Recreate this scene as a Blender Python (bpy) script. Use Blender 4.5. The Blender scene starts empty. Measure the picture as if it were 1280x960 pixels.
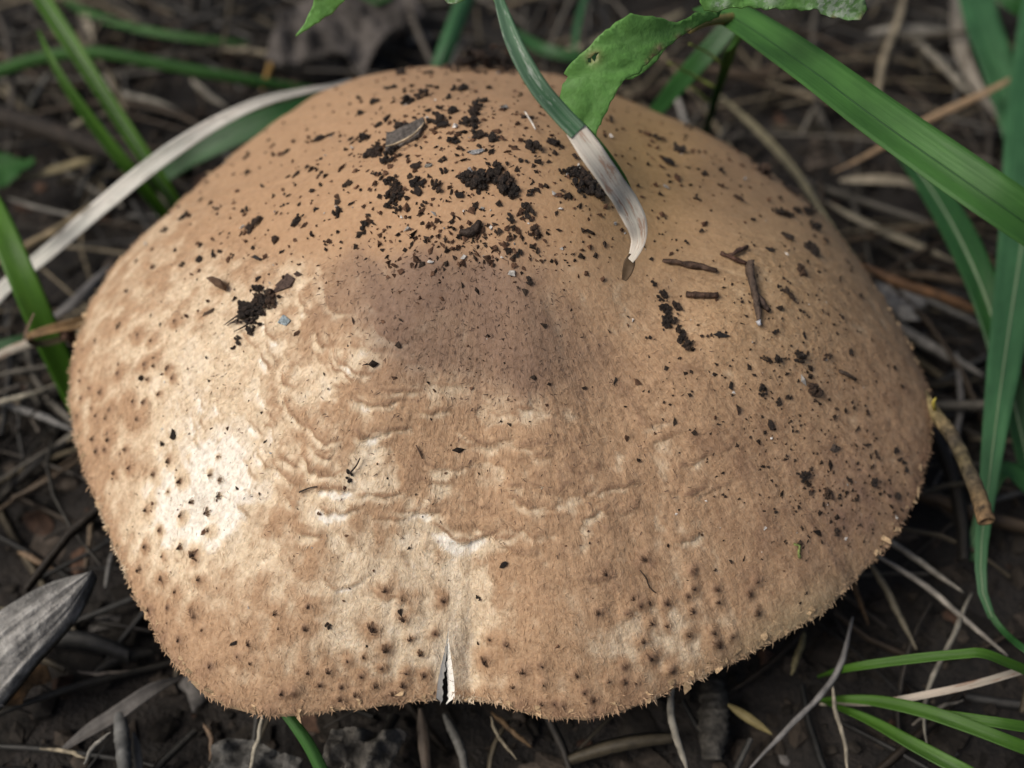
import bpy, math, random
import numpy as np
from mathutils import Vector, Matrix, noise as mnoise
from mathutils.bvhtree import BVHTree
from mathutils.geometry import delaunay_2d_cdt

# ------------------------------------------------------------------ camera, sky, sun, exposure
# the whole place is laid out in centimetres and written to Blender in metres
S = 0.01
scene = bpy.context.scene
PITCH, HFOV = math.radians(50), math.radians(50)
AIM, DIST = np.array([0.3, -1.5, 4.6]), 15.5
FW = np.array([0, math.cos(PITCH), -math.sin(PITCH)])
RT = np.array([1.0, 0, 0])
UP = np.cross(RT, FW)
CAM = AIM - DIST * FW
FPX = 640 / math.tan(HFOV / 2)

cam_data = bpy.data.cameras.new('camera')
cam = bpy.data.objects.new('camera', cam_data)
scene.collection.objects.link(cam)
cam.location = Vector(CAM * S)
cam.rotation_euler = (math.pi / 2 - PITCH, 0, 0)
cam_data.sensor_width = 36
cam_data.lens = 18 / math.tan(HFOV / 2)
cam_data.clip_start = 0.005
cam_data.clip_end = 200
cam_data.dof.use_dof = True
cam_data.dof.focus_distance = 14.3 * S
cam_data.dof.aperture_fstop = 13
scene.camera = cam

SUN_EL, SUN_AZ = math.radians(50), math.radians(203)     # azimuth of the sun, counter-clockwise from +x
world = bpy.data.worlds.new('World')
scene.world = world
world.use_nodes = True
wn = world.node_tree
sky = wn.nodes.new('ShaderNodeTexSky')
sky.sky_type = 'NISHITA'
sky.sun_disc = False
sky.sun_elevation = SUN_EL
sky.sun_rotation = math.pi / 2 - SUN_AZ
sky.air_density = 1.0
sky.dust_density = 6.0
sky.ozone_density = 0.6
bg = wn.nodes['Background']
wn.links.new(sky.outputs[0], bg.inputs[0])
bg.inputs[1].default_value = 0.06
sd = bpy.data.lights.new('sun', 'SUN')
sd.energy = 1.9
sd.angle = math.radians(28)
sd.color = (1.0, 0.96, 0.90)
sun = bpy.data.objects.new('sun', sd)
scene.collection.objects.link(sun)
sv = Vector((math.cos(SUN_EL) * math.cos(SUN_AZ), math.cos(SUN_EL) * math.sin(SUN_AZ), math.sin(SUN_EL)))
sun.rotation_euler = sv.to_track_quat('Z', 'Y').to_euler()
scene.view_settings.view_transform = 'Standard'
scene.view_settings.look = 'None'
scene.view_settings.exposure = 0.36
scene.view_settings.gamma = 1.0
scene.cycles.use_denoising = True
scene.cycles.max_bounces = 6

rng = np.random.default_rng(11)
random.seed(5)

# ------------------------------------------------------------------ helpers
def nrm(v):
    v = np.asarray(v, float)
    return v / np.maximum(np.linalg.norm(v, axis=-1, keepdims=True), 1e-9)

def ray(px, py):
    return FW + RT * (px - 640) / FPX + UP * (480 - py) / FPX

def at(px, py, z):
    d = ray(px, py)
    return CAM + d * (z - CAM[2]) / d[2]

def px2cm(p):
    return float((np.asarray(p) - CAM) @ FW) / FPX

def project(P):
    d = P - CAM
    w = d @ FW
    return 640 + FPX * (d @ RT) / w, 480 - FPX * (d @ UP) / w

def _h(ix, iy, iz):
    h = (ix.astype(np.int64) * 374761393 + iy.astype(np.int64) * 668265263 + iz.astype(np.int64) * 1274126177) & 0xffffffff
    h = ((h ^ (h >> 13)) * 1274126177) & 0xffffffff
    return ((h ^ (h >> 16)) & 0xffff) / 65535.0

def vnoise(x, y, z=0.0):
    x, y, z = np.broadcast_arrays(np.asarray(x, float), np.asarray(y, float), np.asarray(z, float))
    ix, iy, iz = np.floor(x), np.floor(y), np.floor(z)
    fx, fy, fz = x - ix, y - iy, z - iz
    fx, fy, fz = [f * f * (3 - 2 * f) for f in (fx, fy, fz)]
    r = 0
    for dx in (0, 1):
        for dy in (0, 1):
            for dz in (0, 1):
                r = r + _h(ix + dx, iy + dy, iz + dz) * (fx if dx else 1 - fx) * (fy if dy else 1 - fy) * (fz if dz else 1 - fz)
    return r * 2 - 1

def fbm(x, y, z=0.0, o=4):
    r, a, n = 0, 1.0, 0
    for k in range(o):
        r = r + a * vnoise(np.asarray(x) * 2 ** k + 17 * k, np.asarray(y) * 2 ** k + 5 * k, np.asarray(z) * 2 ** k)
        n += a
        a *= .5
    return r / n

def sstep(a, b, x):
    t = np.clip((x - a) / (b - a), 0, 1)
    return t * t * (3 - 2 * t)

def mesh_from(name, V, F, attrs=None, smooth=True):
    """V in cm. F list of faces or an (n,k) array. attrs: name -> (n,) float or (n,3) colour/vector."""
    me = bpy.data.meshes.new(name)
    V = np.asarray(V, float) * S
    if isinstance(F, np.ndarray):
        n, k = F.shape
        me.vertices.add(len(V)); me.vertices.foreach_set('co', V.astype(np.float32).ravel())
        me.loops.add(n * k); me.loops.foreach_set('vertex_index', F.astype(np.int32).ravel())
        me.polygons.add(n); me.polygons.foreach_set('loop_start', np.arange(0, n * k, k, dtype=np.int32))
        me.update(calc_edges=True)
    else:
        me.from_pydata(V.tolist(), [], F)
    me.polygons.foreach_set('use_smooth', np.full(len(me.polygons), smooth, dtype=bool))
    for k, a in (attrs or {}).items():
        a = np.asarray(a, np.float32)
        if a.ndim == 1:
            at_ = me.attributes.new(k, 'FLOAT', 'POINT'); at_.data.foreach_set('value', a)
        else:
            at_ = me.attributes.new(k, 'FLOAT_VECTOR', 'POINT'); at_.data.foreach_set('vector', a.ravel())
    me.validate(verbose=False)
    return me

def link(name, me, mat=None, parent=None, loc=None):
    o = bpy.data.objects.new(name, me)
    scene.collection.objects.link(o)
    if mat is not None and len(me.materials) == 0:
        me.materials.append(mat)
    if parent is not None:
        o.parent = parent
    if loc is not None:
        o.location = Vector(np.asarray(loc) * S)
    return o

def empty(name, loc):
    o = bpy.data.objects.new(name, None)
    o.empty_display_size = 0.01
    scene.collection.objects.link(o)
    o.location = Vector(np.asarray(loc) * S)
    return o

def tag(o, label=None, cat=None, group=None, kind=None):
    if label: o['label'] = label
    if cat: o['category'] = cat
    if group: o['group'] = group
    if kind: o['kind'] = kind
    return o

def catmull(P, n):
    P = np.asarray(P, float)
    if len(P) < 2: return P
    Q = np.vstack([2 * P[0] - P[1], P, 2 * P[-1] - P[-2]])
    L = np.r_[0, np.cumsum(np.linalg.norm(np.diff(P[:, :3], axis=0), axis=1))]
    out = []
    for s in np.linspace(0, L[-1], n):
        k = min(max(np.searchsorted(L, s, side='right') - 1, 0), len(P) - 2)
        t = (s - L[k]) / max(L[k + 1] - L[k], 1e-9)
        a, b, c, d = Q[k], Q[k + 1], Q[k + 2], Q[k + 3]
        out.append(.5 * (2 * b + (c - a) * t + (2 * a - 5 * b + 4 * c - d) * t * t + (3 * b - a - 3 * c + d) * t ** 3))
    return np.array(out)

# ------------------------------------------------------------------ materials
def new_mat(name):
    m = bpy.data.materials.new(name)
    m.use_nodes = True
    nt = m.node_tree
    return m, nt, nt.nodes['Principled BSDF'], nt.nodes['Material Output']

def nd(nt, kind, **kw):
    n = nt.nodes.new(kind)
    for k, v in kw.items():
        if k.startswith('i_'):
            key = k[2:]
            n.inputs[int(key) if key.isdigit() else key].default_value = v
        else:
            setattr(n, k, v)
    return n

def noise_node(nt, scale, detail=4, rough=.6, vec=None, dist=0.0):
    n = nd(nt, 'ShaderNodeTexNoise')
    n.inputs['Scale'].default_value = scale
    n.inputs['Detail'].default_value = detail
    n.inputs['Roughness'].default_value = rough
    n.inputs['Distortion'].default_value = dist
    if vec is not None: nt.links.new(vec, n.inputs['Vector'])
    return n.outputs['Fac']

def ramp(nt, fac, stops):
    r = nd(nt, 'ShaderNodeValToRGB')
    el = r.color_ramp.elements
    while len(el) < len(stops): el.new(0.5)
    for e, (p, c) in zip(el, stops):
        e.position = p
        e.color = (*c, 1) if len(c) == 3 else c
    nt.links.new(fac, r.inputs[0])
    return r.outputs[0]

def mathn(nt, op, a, b=None):
    n = nd(nt, 'ShaderNodeMath', operation=op)
    for i, v in enumerate((a, b)):
        if v is None: continue
        if isinstance(v, (int, float)): n.inputs[i].default_value = v
        else: nt.links.new(v, n.inputs[i])
    return n.outputs[0]

def mix(nt, mode, fac, a, b):
    n = nd(nt, 'ShaderNodeMixRGB', blend_type=mode)
    for i, v in enumerate((fac, a, b)):
        if isinstance(v, (int, float)): n.inputs[i].default_value = v
        elif isinstance(v, tuple): n.inputs[i].default_value = (*v, 1)
        else: nt.links.new(v, n.inputs[i])
    return n.outputs[0]

def attr(nt, name, out='Fac'):
    n = nd(nt, 'ShaderNodeAttribute', attribute_name=name)
    return n.outputs[out]

def bump(nt, h, strength, dist, bsdf):
    b = nd(nt, 'ShaderNodeBump')
    b.inputs['Strength'].default_value = strength
    b.inputs['Distance'].default_value = dist
    nt.links.new(h, b.inputs['Height'])
    nt.links.new(b.outputs[0], bsdf.inputs['Normal'])

def objco(nt):
    return nd(nt, 'ShaderNodeTexCoord').outputs['Object']

def mat_cap():
    m, nt, b, o = new_mat('cap_skin')
    col = attr(nt, 'col', 'Vector')
    cyl = attr(nt, 'cyl', 'Vector')
    pos = objco(nt)
    fa = attr(nt, 'fa')
    f1 = noise_node(nt, 13, 4, .62, cyl, .8)
    f2 = noise_node(nt, 30, 3, .6, cyl, .5)
    g = noise_node(nt, 1500, 4, .62, pos)
    g2 = noise_node(nt, 520, 4, .6, pos, .4)
    hf = mathn(nt, 'ADD', mathn(nt, 'MULTIPLY', f1, .55), mathn(nt, 'MULTIPLY', f2, .45))
    hs = mathn(nt, 'ADD', mathn(nt, 'MULTIPLY', g, .6), mathn(nt, 'MULTIPLY', g2, .4))
    h = mathn(nt, 'ADD', mathn(nt, 'MULTIPLY', mathn(nt, 'ADD', mathn(nt, 'MULTIPLY', hf, .38), mathn(nt, 'MULTIPLY', hs, .62)), fa),
              mathn(nt, 'MULTIPLY', mathn(nt, 'ADD', mathn(nt, 'MULTIPLY', hs, .35), .33), mathn(nt, 'SUBTRACT', 1.0, fa)))
    v = ramp(nt, h, [(.36, (.60, .54, .49)), (.5, (.97, .96, .95)), (.63, (1.24, 1.27, 1.31))])
    c = mix(nt, 'MULTIPLY', 1.0, col, v)
    nt.links.new(c, b.inputs['Base Color'])
    b.inputs['Roughness'].default_value = .78
    b.inputs['Specular IOR Level'].default_value = .22
    b.inputs['Subsurface Weight'].default_value = .10
    b.inputs['Subsurface Radius'].default_value = (.0022, .0012, .0006)
    b.inputs['Subsurface Scale'].default_value = .6
    bump(nt, h, .8, .0007, b)
    return m

def mat_attr(name, rough=.8, var=.5, scale=900, bumpd=.0004, spec=.3, trans=0):
    """colour from the 'col' attribute, broken up by noise"""
    m, nt, b, o = new_mat(name)
    pos = objco(nt)
    n1 = noise_node(nt, scale, 5, .65, pos)
    v = ramp(nt, n1, [(.3, (1 - var,) * 3), (.7, (1 + var,) * 3)])
    c = mix(nt, 'MULTIPLY', 1.0, attr(nt, 'col', 'Vector'), v)
    nt.links.new(c, b.inputs['Base Color'])
    b.inputs['Roughness'].default_value = rough
    b.inputs['Specular IOR Level'].default_value = spec
    if bumpd: bump(nt, n1, .8, bumpd, b)
    if trans: translucent(nt, b, o, c, trans)
    return m

def translucent(nt, b, o, c, amt):
    t = nd(nt, 'ShaderNodeBsdfTranslucent')
    nt.links.new(c, t.inputs[0])
    ms = nd(nt, 'ShaderNodeMixShader')
    ms.inputs[0].default_value = amt
    nt.links.new(b.outputs[0], ms.inputs[1]); nt.links.new(t.outputs[0], ms.inputs[2])
    nt.links.new(ms.outputs[0], o.inputs[0])

def mat_blade(name, base, pale, rough=.42, veins=26, trans=.22, blotch=None, blotch_at=.62, spec=.4):
    """grass blade: 'bl' = (across -1..1, along in cm, seed)"""
    m, nt, b, o = new_mat(name)
    bl = attr(nt, 'bl', 'Vector')
    sep = nd(nt, 'ShaderNodeSeparateXYZ'); nt.links.new(bl, sep.inputs[0])
    u, v = sep.outputs[0], sep.outputs[1]
    cmb = nd(nt, 'ShaderNodeCombineXYZ')
    nt.links.new(mathn(nt, 'MULTIPLY', u, veins * .5), cmb.inputs[0])
    nt.links.new(mathn(nt, 'MULTIPLY', v, .25), cmb.inputs[1])
    nt.links.new(sep.outputs[2], cmb.inputs[2])
    st = noise_node(nt, 1.0, 3, .7, cmb.outputs[0])
    cm2 = nd(nt, 'ShaderNodeCombineXYZ')
    nt.links.new(u, cm2.inputs[0]); nt.links.new(v, cm2.inputs[1]); nt.links.new(sep.outputs[2], cm2.inputs[2])
    lo = noise_node(nt, .9, 4, .6, cm2.outputs[0])
    c = mix(nt, 'MIX', ramp(nt, st, [(.35, (0, 0, 0)), (.7, (1, 1, 1))]), base, pale)
    c = mix(nt, 'MULTIPLY', 1.0, c, ramp(nt, lo, [(.25, (.62, .66, .62)), (.75, (1.3, 1.25, 1.2))]))
    if blotch:
        n3 = noise_node(nt, 1.7, 5, .7, cm2.outputs[0])
        c = mix(nt, 'MIX', ramp(nt, n3, [(blotch_at, (0, 0, 0)), (blotch_at + .06, (1, 1, 1))]), c, blotch)
    nt.links.new(c, b.inputs['Base Color'])
    b.inputs['Roughness'].default_value = rough
    b.inputs['Specular IOR Level'].default_value = spec
    bump(nt, st, .35, .0003, b)
    if trans: translucent(nt, b, o, c, trans)
    return m

def mat_soil():
    m, nt, b, o = new_mat('dark_soil')
    pos = objco(nt)
    n1 = noise_node(nt, 60, 8, .7, pos)
    n2 = noise_node(nt, 700, 4, .7, pos)
    c = ramp(nt, n1, [(.3, (.007, .006, .005)), (.55, (.019, .015, .012)), (.75, (.040, .032, .025))])
    c = mix(nt, 'MULTIPLY', 1.0, c, ramp(nt, n2, [(.3, (.5, .5, .5)), (.7, (1.5, 1.45, 1.4))]))
    nt.links.new(c, b.inputs['Base Color'])
    b.inputs['Roughness'].default_value = .85
    bump(nt, n2, 1.0, .002, b)
    return m

def mat_crumb():
    m, nt, b, o = new_mat('soil_crumb')
    pos = objco(nt)
    n1 = noise_node(nt, 900, 5, .7, pos)
    n2 = noise_node(nt, 2600, 2, .5, pos)
    inf = nd(nt, 'ShaderNodeObjectInfo').outputs['Random']
    c = ramp(nt, n1, [(.32, (.013, .010, .009)), (.5, (.040, .031, .025)), (.7, (.125, .095, .072))])
    c = mix(nt, 'MULTIPLY', 1.0, c, ramp(nt, inf, [(0, (.6, .55, .55)), (.6, (1.1, 1.0, .95)), (1, (2.1, 1.6, 1.25))]))
    c = mix(nt, 'MIX', ramp(nt, n2, [(.70, (0, 0, 0)), (.74, (1, 1, 1))]), c, (.30, .27, .22))
    nt.links.new(c, b.inputs['Base Color'])
    b.inputs['Roughness'].default_value = .6
    b.inputs['Specular IOR Level'].default_value = .45
    bump(nt, n1, 1.0, .0008, b)
    return m

def mat_leaf(name, base, vein):
    m, nt, b, o = new_mat(name)
    pos = objco(nt)
    n1 = noise_node(nt, 180, 4, .6, pos)
    n2 = noise_node(nt, 1300, 3, .6, pos)
    c = mix(nt, 'MULTIPLY', 1.0, base, ramp(nt, n1, [(.3, (.88, .9, .86)), (.7, (1.12, 1.1, 1.1))]))
    c = mix(nt, 'MULTIPLY', 1.0, c, ramp(nt, n2, [(.3, (.88, .88, .88)), (.7, (1.12, 1.12, 1.12))]))
    c = mix(nt, 'MIX', mathn(nt, 'MULTIPLY', attr(nt, 'vein'), .55), c, vein)
    c = mix(nt, 'MIX', attr(nt, 'dry'), c, ramp(nt, n2, [(.4, (.20, .105, .05)), (.6, (.42, .30, .19))]))
    pw = mathn(nt, 'MULTIPLY', attr(nt, 'white'), ramp(nt, n2, [(.42, (.2, .2, .2)), (.56, (1, 1, 1))]))
    c = mix(nt, 'MIX', pw, c, (.52, .60, .50))
    nt.links.new(c, b.inputs['Base Color'])
    b.inputs['Roughness'].default_value = .5
    b.inputs['Specular IOR Level'].default_value = .35
    bump(nt, n2, .5, .0003, b)
    translucent(nt, b, o, c, .3)
    return m

M = {}
M['cap'] = mat_cap()
M['fibril'] = mat_attr('cap_fibril', .8, .25, 1500, 0, .2)
M['tuft'] = mat_attr('scale_tuft', .85, .5, 2500, .0002, .2)
M['flesh'] = mat_attr('white_flesh', .6, .12, 900, .0002, .25)
M['soil'] = mat_soil()
M['crumb'] = mat_crumb()
M['litter'] = mat_attr('litter', .8, .55, 700, .0006, .25)
M['straw'] = mat_attr('dry_straw', .62, .35, 500, .0003, .35)
M['wood'] = mat_attr('weathered_wood', .75, .6, 420, .0012, .3)
M['bark'] = mat_attr('bark', .7, .7, 700, .0008, .35)
M['green'] = mat_blade('green_blade', (.036, .118, .022), (.060, .165, .038), veins=60, rough=.5)
M['shadedgreen'] = mat_blade('shaded_tuft_blade', (.042, .115, .010), (.062, .150, .020), trans=.2)  # bright blade green darkened to stand for shade from the surroundings
M['groove'] = mat_blade('blade_groove', (.016, .060, .014), (.026, .085, .022), rough=.5, trans=.1)
M['bright'] = mat_blade('bright_blade', (.066, .175, .012), (.092, .225, .028), trans=.3)
M['deep'] = mat_blade('deep_green_blade', (.018, .075, .018), (.035, .115, .032))
M['teal'] = mat_blade('bluish_blade', (.030, .105, .042), (.055, .150, .065), rough=.5)
M['waxy'] = mat_blade('waxy_blade', (.030, .115, .045), (.17, .27, .19), rough=.5, veins=9, blotch=(.34, .40, .33), blotch_at=.57)
M['dryblade'] = mat_blade('withered_blade', (.40, .35, .30), (.60, .54, .47), rough=.6, veins=18, trans=.15, blotch=(.30, .19, .13), blotch_at=.55)
M['witheredtip'] = mat_blade('withered_tip', (.56, .51, .46), (.74, .70, .64), rough=.65, veins=14, trans=.15, blotch=(.40, .27, .20), blotch_at=.55)
M['paleblade'] = mat_blade('pale_dead_blade', (.46, .455, .43), (.74, .735, .70), rough=.6, veins=30, trans=.1, blotch=(.30, .28, .24), blotch_at=.58)
M['midrib'] = mat_blade('midrib', (.10, .19, .08), (.34, .40, .29), rough=.5, trans=.1)
M['leaf'] = mat_leaf('leaf_green', (.150, .345, .085), (.23, .46, .14))
M['leaf_dark'] = mat_leaf('leaf_dark', (.030, .105, .022), (.06, .16, .04))

# ------------------------------------------------------------------ ground
def axis(fine, step, far):
    a = np.arange(-fine, fine + step / 2, step)
    g, x, d = [], fine, step
    while x < far:
        d *= 1.5; x += d; g.append(x)
    g = np.array(g)
    return np.concatenate([-g[::-1], a, g])

def ground_h(x, y):
    h = .55 * fbm(x * .16 + 3, y * .16, 1.5, 3) + .28 * fbm(x * .7, y * .7, 4.2, 3) + .12 * fbm(x * 2.6, y * 2.6, 7.7, 2)
    near = np.exp(-((x / 40) ** 2 + (y / 40) ** 2))
    return h * near + np.where(np.hypot(x, y) > 60, fbm(x * .02, y * .02, 9, 3) * 3, 0) + .035 * np.clip(y - 4, 0, 30)

ax = axis(30, .3, 3000)
gx, gy = np.meshgrid(ax, ax + 6, indexing='ij')
gz = ground_h(gx, gy)
n = len(ax)
idx = np.arange(n * n).reshape(n, n)
F = np.stack([idx[:-1, :-1], idx[1:, :-1], idx[1:, 1:], idx[:-1, 1:]], -1).reshape(-1, 4)
g = link('ground', mesh_from('ground', np.stack([gx, gy, gz], -1).reshape(-1, 3), F), M['soil'])
tag(g, 'dark damp woodland soil under and around the mushroom', 'soil', kind='structure')
_lx = np.arange(-40, 40.01, .2); _lz = ground_h(*np.meshgrid(_lx, _lx, indexing='ij'))
def gh(x, y):
    i, j = int(np.clip((x + 40) / .2, 0, 399)), int(np.clip((y + 40) / .2, 0, 399))
    return float(_lz[i, j])

# ------------------------------------------------------------------ the mushroom
RK = [6.76, 6.73, 6.66, 6.56, 6.48, 6.42, 6.4, 6.41, 6.48, 6.54, 6.64, 6.69, 6.61, 6.35, 6.03, 5.83, 5.65, 5.52, 5.55, 5.77, 5.92, 5.97, 5.97,
      5.94, 6.0, 6.07, 6.15, 6.3, 6.41, 6.47, 6.64, 6.74, 6.82, 6.89, 6.92, 6.87, 6.74, 6.62, 6.51, 6.43, 6.4, 6.38, 6.35, 6.28, 6.24, 6.2,
      6.18, 6.14, 6.15, 6.17, 6.22, 6.27, 6.32, 6.37, 6.42, 6.47, 6.52, 6.57, 6.62, 6.67, 6.69, 6.62, 6.5, 6.44, 6.38, 6.36, 6.38, 6.46, 6.57,
      6.68, 6.73, 6.76]
KT = -np.pi + np.arange(72) * 2 * np.pi / 72
CY, H0, ZB, TILT = 0.3, 3.7, 3.2, .13
NT, NR = 1150, 430
THN = math.radians(-96.2)          # where the margin is split
th0 = THN + np.arange(NT + 1) / NT * 2 * np.pi
rho1 = np.linspace(0.0015, 1, NR)
TH, RH = np.meshgrid(th0, rho1, indexing='ij')

def radius(t):
    t = (t + np.pi) % (2 * np.pi) - np.pi
    k = np.concatenate([KT, [np.pi]]); v = np.concatenate([RK, [RK[0]]])
    r0 = np.interp(t, k, v)
    return (r0 + np.interp((t + .05 + np.pi) % (2 * np.pi) - np.pi, k, v) + np.interp((t - .05 + np.pi) % (2 * np.pi) - np.pi, k, v)) / 3

# the split opens towards the margin
dth = np.minimum(TH - THN, THN + 2 * np.pi - TH)
sgn = np.where(TH - THN < np.pi, 1.0, -1.0)
openw = .026 * sstep(.885, 1.0, RH) * np.exp(-dth / .10)
THs = TH + sgn * openw * np.where(sgn > 0, .9, .75)
Rr = radius(THs) * (1 + .006 * fbm(np.cos(TH) * 22, np.sin(TH) * 22, .3, 3))
X = Rr * RH * np.cos(THs)
Y = CY + Rr * RH * np.sin(THs)
Zp = .6 * (1 - RH ** 2) + .12 * (1 - RH ** 7) + .28 * np.exp(-(RH / .5) ** 2)
Z = ZB + TILT * Y + H0 * Zp

def gauss(px, py, cx, cy, sx, sy, rot=0):
    c, s = math.cos(math.radians(rot)), math.sin(math.radians(rot))
    dx, dy = px - cx, py - cy
    return np.exp(-(((dx * c + dy * s) / sx) ** 2 + ((-dx * s + dy * c) / sy) ** 2))

PXg, PYg = project(np.stack([X, Y, Z], -1))
facing = Y < 3.0
# broad relief of the cap: the fold right of the boss, the pinch above the split, lobes of the margin
Z = Z - .13 * gauss(PXg, PYg, 755, 455, 62, 130, -14) + .04 * gauss(PXg, PYg, 655, 430, 50, 120, -14)
Z = Z + .26 * gauss(PXg, PYg, 960, 400, 115, 125) - .24 * gauss(PXg, PYg, 812, 300, 62, 150, -4)
Z = Z - .20 * gauss(PXg, PYg, 588, 825, 18, 62, 4)
Z = Z + .12 * gauss(PXg, PYg, 690, 800, 70, 60) + .08 * gauss(PXg, PYg, 480, 800, 80, 60)
Z = Z - .10 * gauss(PXg, PYg, 330, 690, 60, 130, 30)
Z = Z + .05 * fbm(X * .45, Y * .45, 2.2, 3) * sstep(0, .2, RH)
P0 = np.stack([X, Y, Z], -1)

def grid_normals(P):
    du = np.gradient(P, axis=0); dv = np.gradient(P, axis=1)
    nn = np.cross(dv, du)
    nn = nrm(nn)
    return np.where(nn[..., 2:3] < -.2, -nn, nn)
N0 = -grid_normals(P0)
if N0[NT // 3, NR // 3, 2] < 0: N0 = -N0

# pigment: 0 pale cream flesh, 1 brown felt; plus painted light and shade
wx = X + .25 * fbm(X * 1.1, Y * 1.1, .5, 3); wy = Y + .25 * fbm(X * 1.1, Y * 1.1, 8.5, 3)
thw = TH + .02 * fbm(X * 1.3, Y * 1.3, 3.3, 3)
cyl = np.stack([6.5 * np.cos(thw), 6.5 * np.sin(thw), RH * 7 / 2.6], -1)
fib = fbm(cyl[..., 0] * 7, cyl[..., 1] * 7, cyl[..., 2] * 7, 3)
fib2 = fbm(cyl[..., 0] * 16, cyl[..., 1] * 16, cyl[..., 2] * 16, 2)
fib = fib * sstep(.12, .5, RH) + .5 * fbm(X * 9, Y * 9, 3.1, 2) * sstep(.5, .1, RH); fib2 = fib2 * sstep(.12, .5, RH)
mott = fbm(wx * 2.2, wy * 2.2, 1.1, 4)

# loose felt scales: short arcs bent round the boss, pale below, lifted edge above with its shadow line painted brown
zone = np.clip(1.1 * gauss(PXg, PYg, 470, 600, 220, 140, 10) + .8 * gauss(PXg, PYg, 640, 650, 260, 80) + .8 * gauss(PXg, PYg, 390, 470, 90, 110)
               + .5 * gauss(PXg, PYg, 760, 590, 170, 80), 0, 1) * sstep(.1, .22, RH)
dcol = 2 * np.pi / NT
crack = np.zeros(X.shape); lip_shade = np.zeros(X.shape); lift = np.zeros(X.shape)
wjit = .08 * fbm(X * 2.6, Y * 2.6, 6.1, 3) + .035 * fbm(X * 9, Y * 9, 2.1, 2)
arcs = []
for (ax_, ay_, hl_, am_, kv_) in [(585, 678, .46, 1.35, .75), (500, 492, .25, .7, .8), (545, 512, .2, .7, .6), (438, 462, .28, .8, .5), (470, 545, .3, .8, .7), (600, 560, .3, .5, .8), (660, 560, .25, .5, .6),
                                  (690, 610, .35, .45, .5), (560, 590, .35, .6, .7), (420, 640, .3, .7, .6), (520, 640, .35, .6, .7), (640, 690, .3, .5, .3), (380, 380, .2, .6, .4), (330, 455, .15, 1.0, .5)]:
    k_ = np.argmin((PXg - ax_) ** 2 + (PYg - ay_) ** 2 + (Y > 3) * 1e6)
    arcs.append((math.degrees(TH.ravel()[k_]), RH.ravel()[k_] * Rr.ravel()[k_], hl_, am_, kv_))
for k in range(480):
    arcs.append((rng.uniform(-205, -10), rng.uniform(1.0, 5.2), rng.uniform(.08, .34), rng.uniform(.2, .95) ** 1.6, rng.uniform(-.2, 1.6)))
for (td, rr, hl, amp, kv) in arcs:
    tb = (math.radians(td) - THN) % (2 * math.pi)
    R_ = float(radius(np.array([tb + THN]))[0])
    for t in (tb - 2 * math.pi, tb, tb + 2 * math.pi):
        i0, i1 = max(0, int((t - 1.6 * hl / rr) / dcol)), min(NT + 1, int((t + 1.6 * hl / rr) / dcol) + 1)
        j0, j1 = max(0, int((rr - .6) / R_ * NR)), min(NR, int((rr + .45) / R_ * NR))
        if i1 - i0 < 1 or j1 - j0 < 2: continue
        sl = (slice(i0, i1), slice(j0, j1))
        dt = (TH[sl] - THN - t) * rr
        q = RH[sl] * R_ - rr + kv * dt ** 2 + wjit[sl]
        am = min(amp, 1.2) * np.exp(-(dt / hl) ** 4); wd = .05 + (.04 if amp > 1.2 else 0)
        crack[sl] = np.maximum(crack[sl], am * np.exp(-((q - wd) / wd) ** 2) * (q > -.01))
        lip_shade[sl] = np.maximum(lip_shade[sl], am * np.exp(-((q + .010) / .022) ** 2))
        lift[sl] = np.maximum(lift[sl], am * np.where(q < 0, np.clip(1 + q / .35, 0, 1), np.exp(-(q / .02) ** 2)))
wool = fbm(X * 6.5 + wjit * 4, Y * 6.5, 21.7, 3)
felt = sstep(.0, .34, fbm(X * 3.1 + wjit * 3, Y * 3.1, 12.2, 4) + .12 * fib) * np.clip(zone + .35 * gauss(PXg, PYg, 250, 500, 160, 200), 0, 1)
crack = np.clip(crack * sstep(.05, .6, zone) + .0 * felt, 0, 1)
lip_shade = lip_shade * sstep(.05, .6, zone); lift = lift * sstep(.05, .6, zone)

disc = np.clip(gauss(PXg, PYg, 565, 390, 150, 95, 18) * 1.05 + .30 * gauss(PXg, PYg, 670, 450, 85, 95, -20), 0, 1)  # dark boss pigment, with form shading below the lit crown painted in
disc = sstep(.12, .8, disc + .18 * mott) * facing
pale_l = np.clip(1.15 * gauss(PXg, PYg, 248, 632, 44, 66, 20) + .35 * gauss(PXg, PYg, 240, 640, 80, 110, 20), 0, 1) * (.8 + .4 * sstep(-.4, .4, mott)) * facing  # whitest left patch: pale flesh with sun-fleck brightness painted into it
pale_f = .80 * np.clip(gauss(PXg, PYg, 500, 805, 110, 62, 6) + .9 * gauss(PXg, PYg, 592, 800, 26, 60) + 1.05 * gauss(PXg, PYg, 835, 790, 90, 58, -22), 0, 1) * (.65 + .5 * sstep(-.35, .35, mott + .4 * fib)) * facing
pale_m = np.clip(.55 * gauss(PXg, PYg, 580, 676, 42, 11, 0) + .22 * gauss(PXg, PYg, 255, 480, 130, 140) + .25 * gauss(PXg, PYg, 470, 710, 90, 40), 0, 1) * facing
smooth_top = sstep(345, 285, PYg + 25 * mott) * sstep(160, 330, PXg) * np.ones_like(X)

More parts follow.
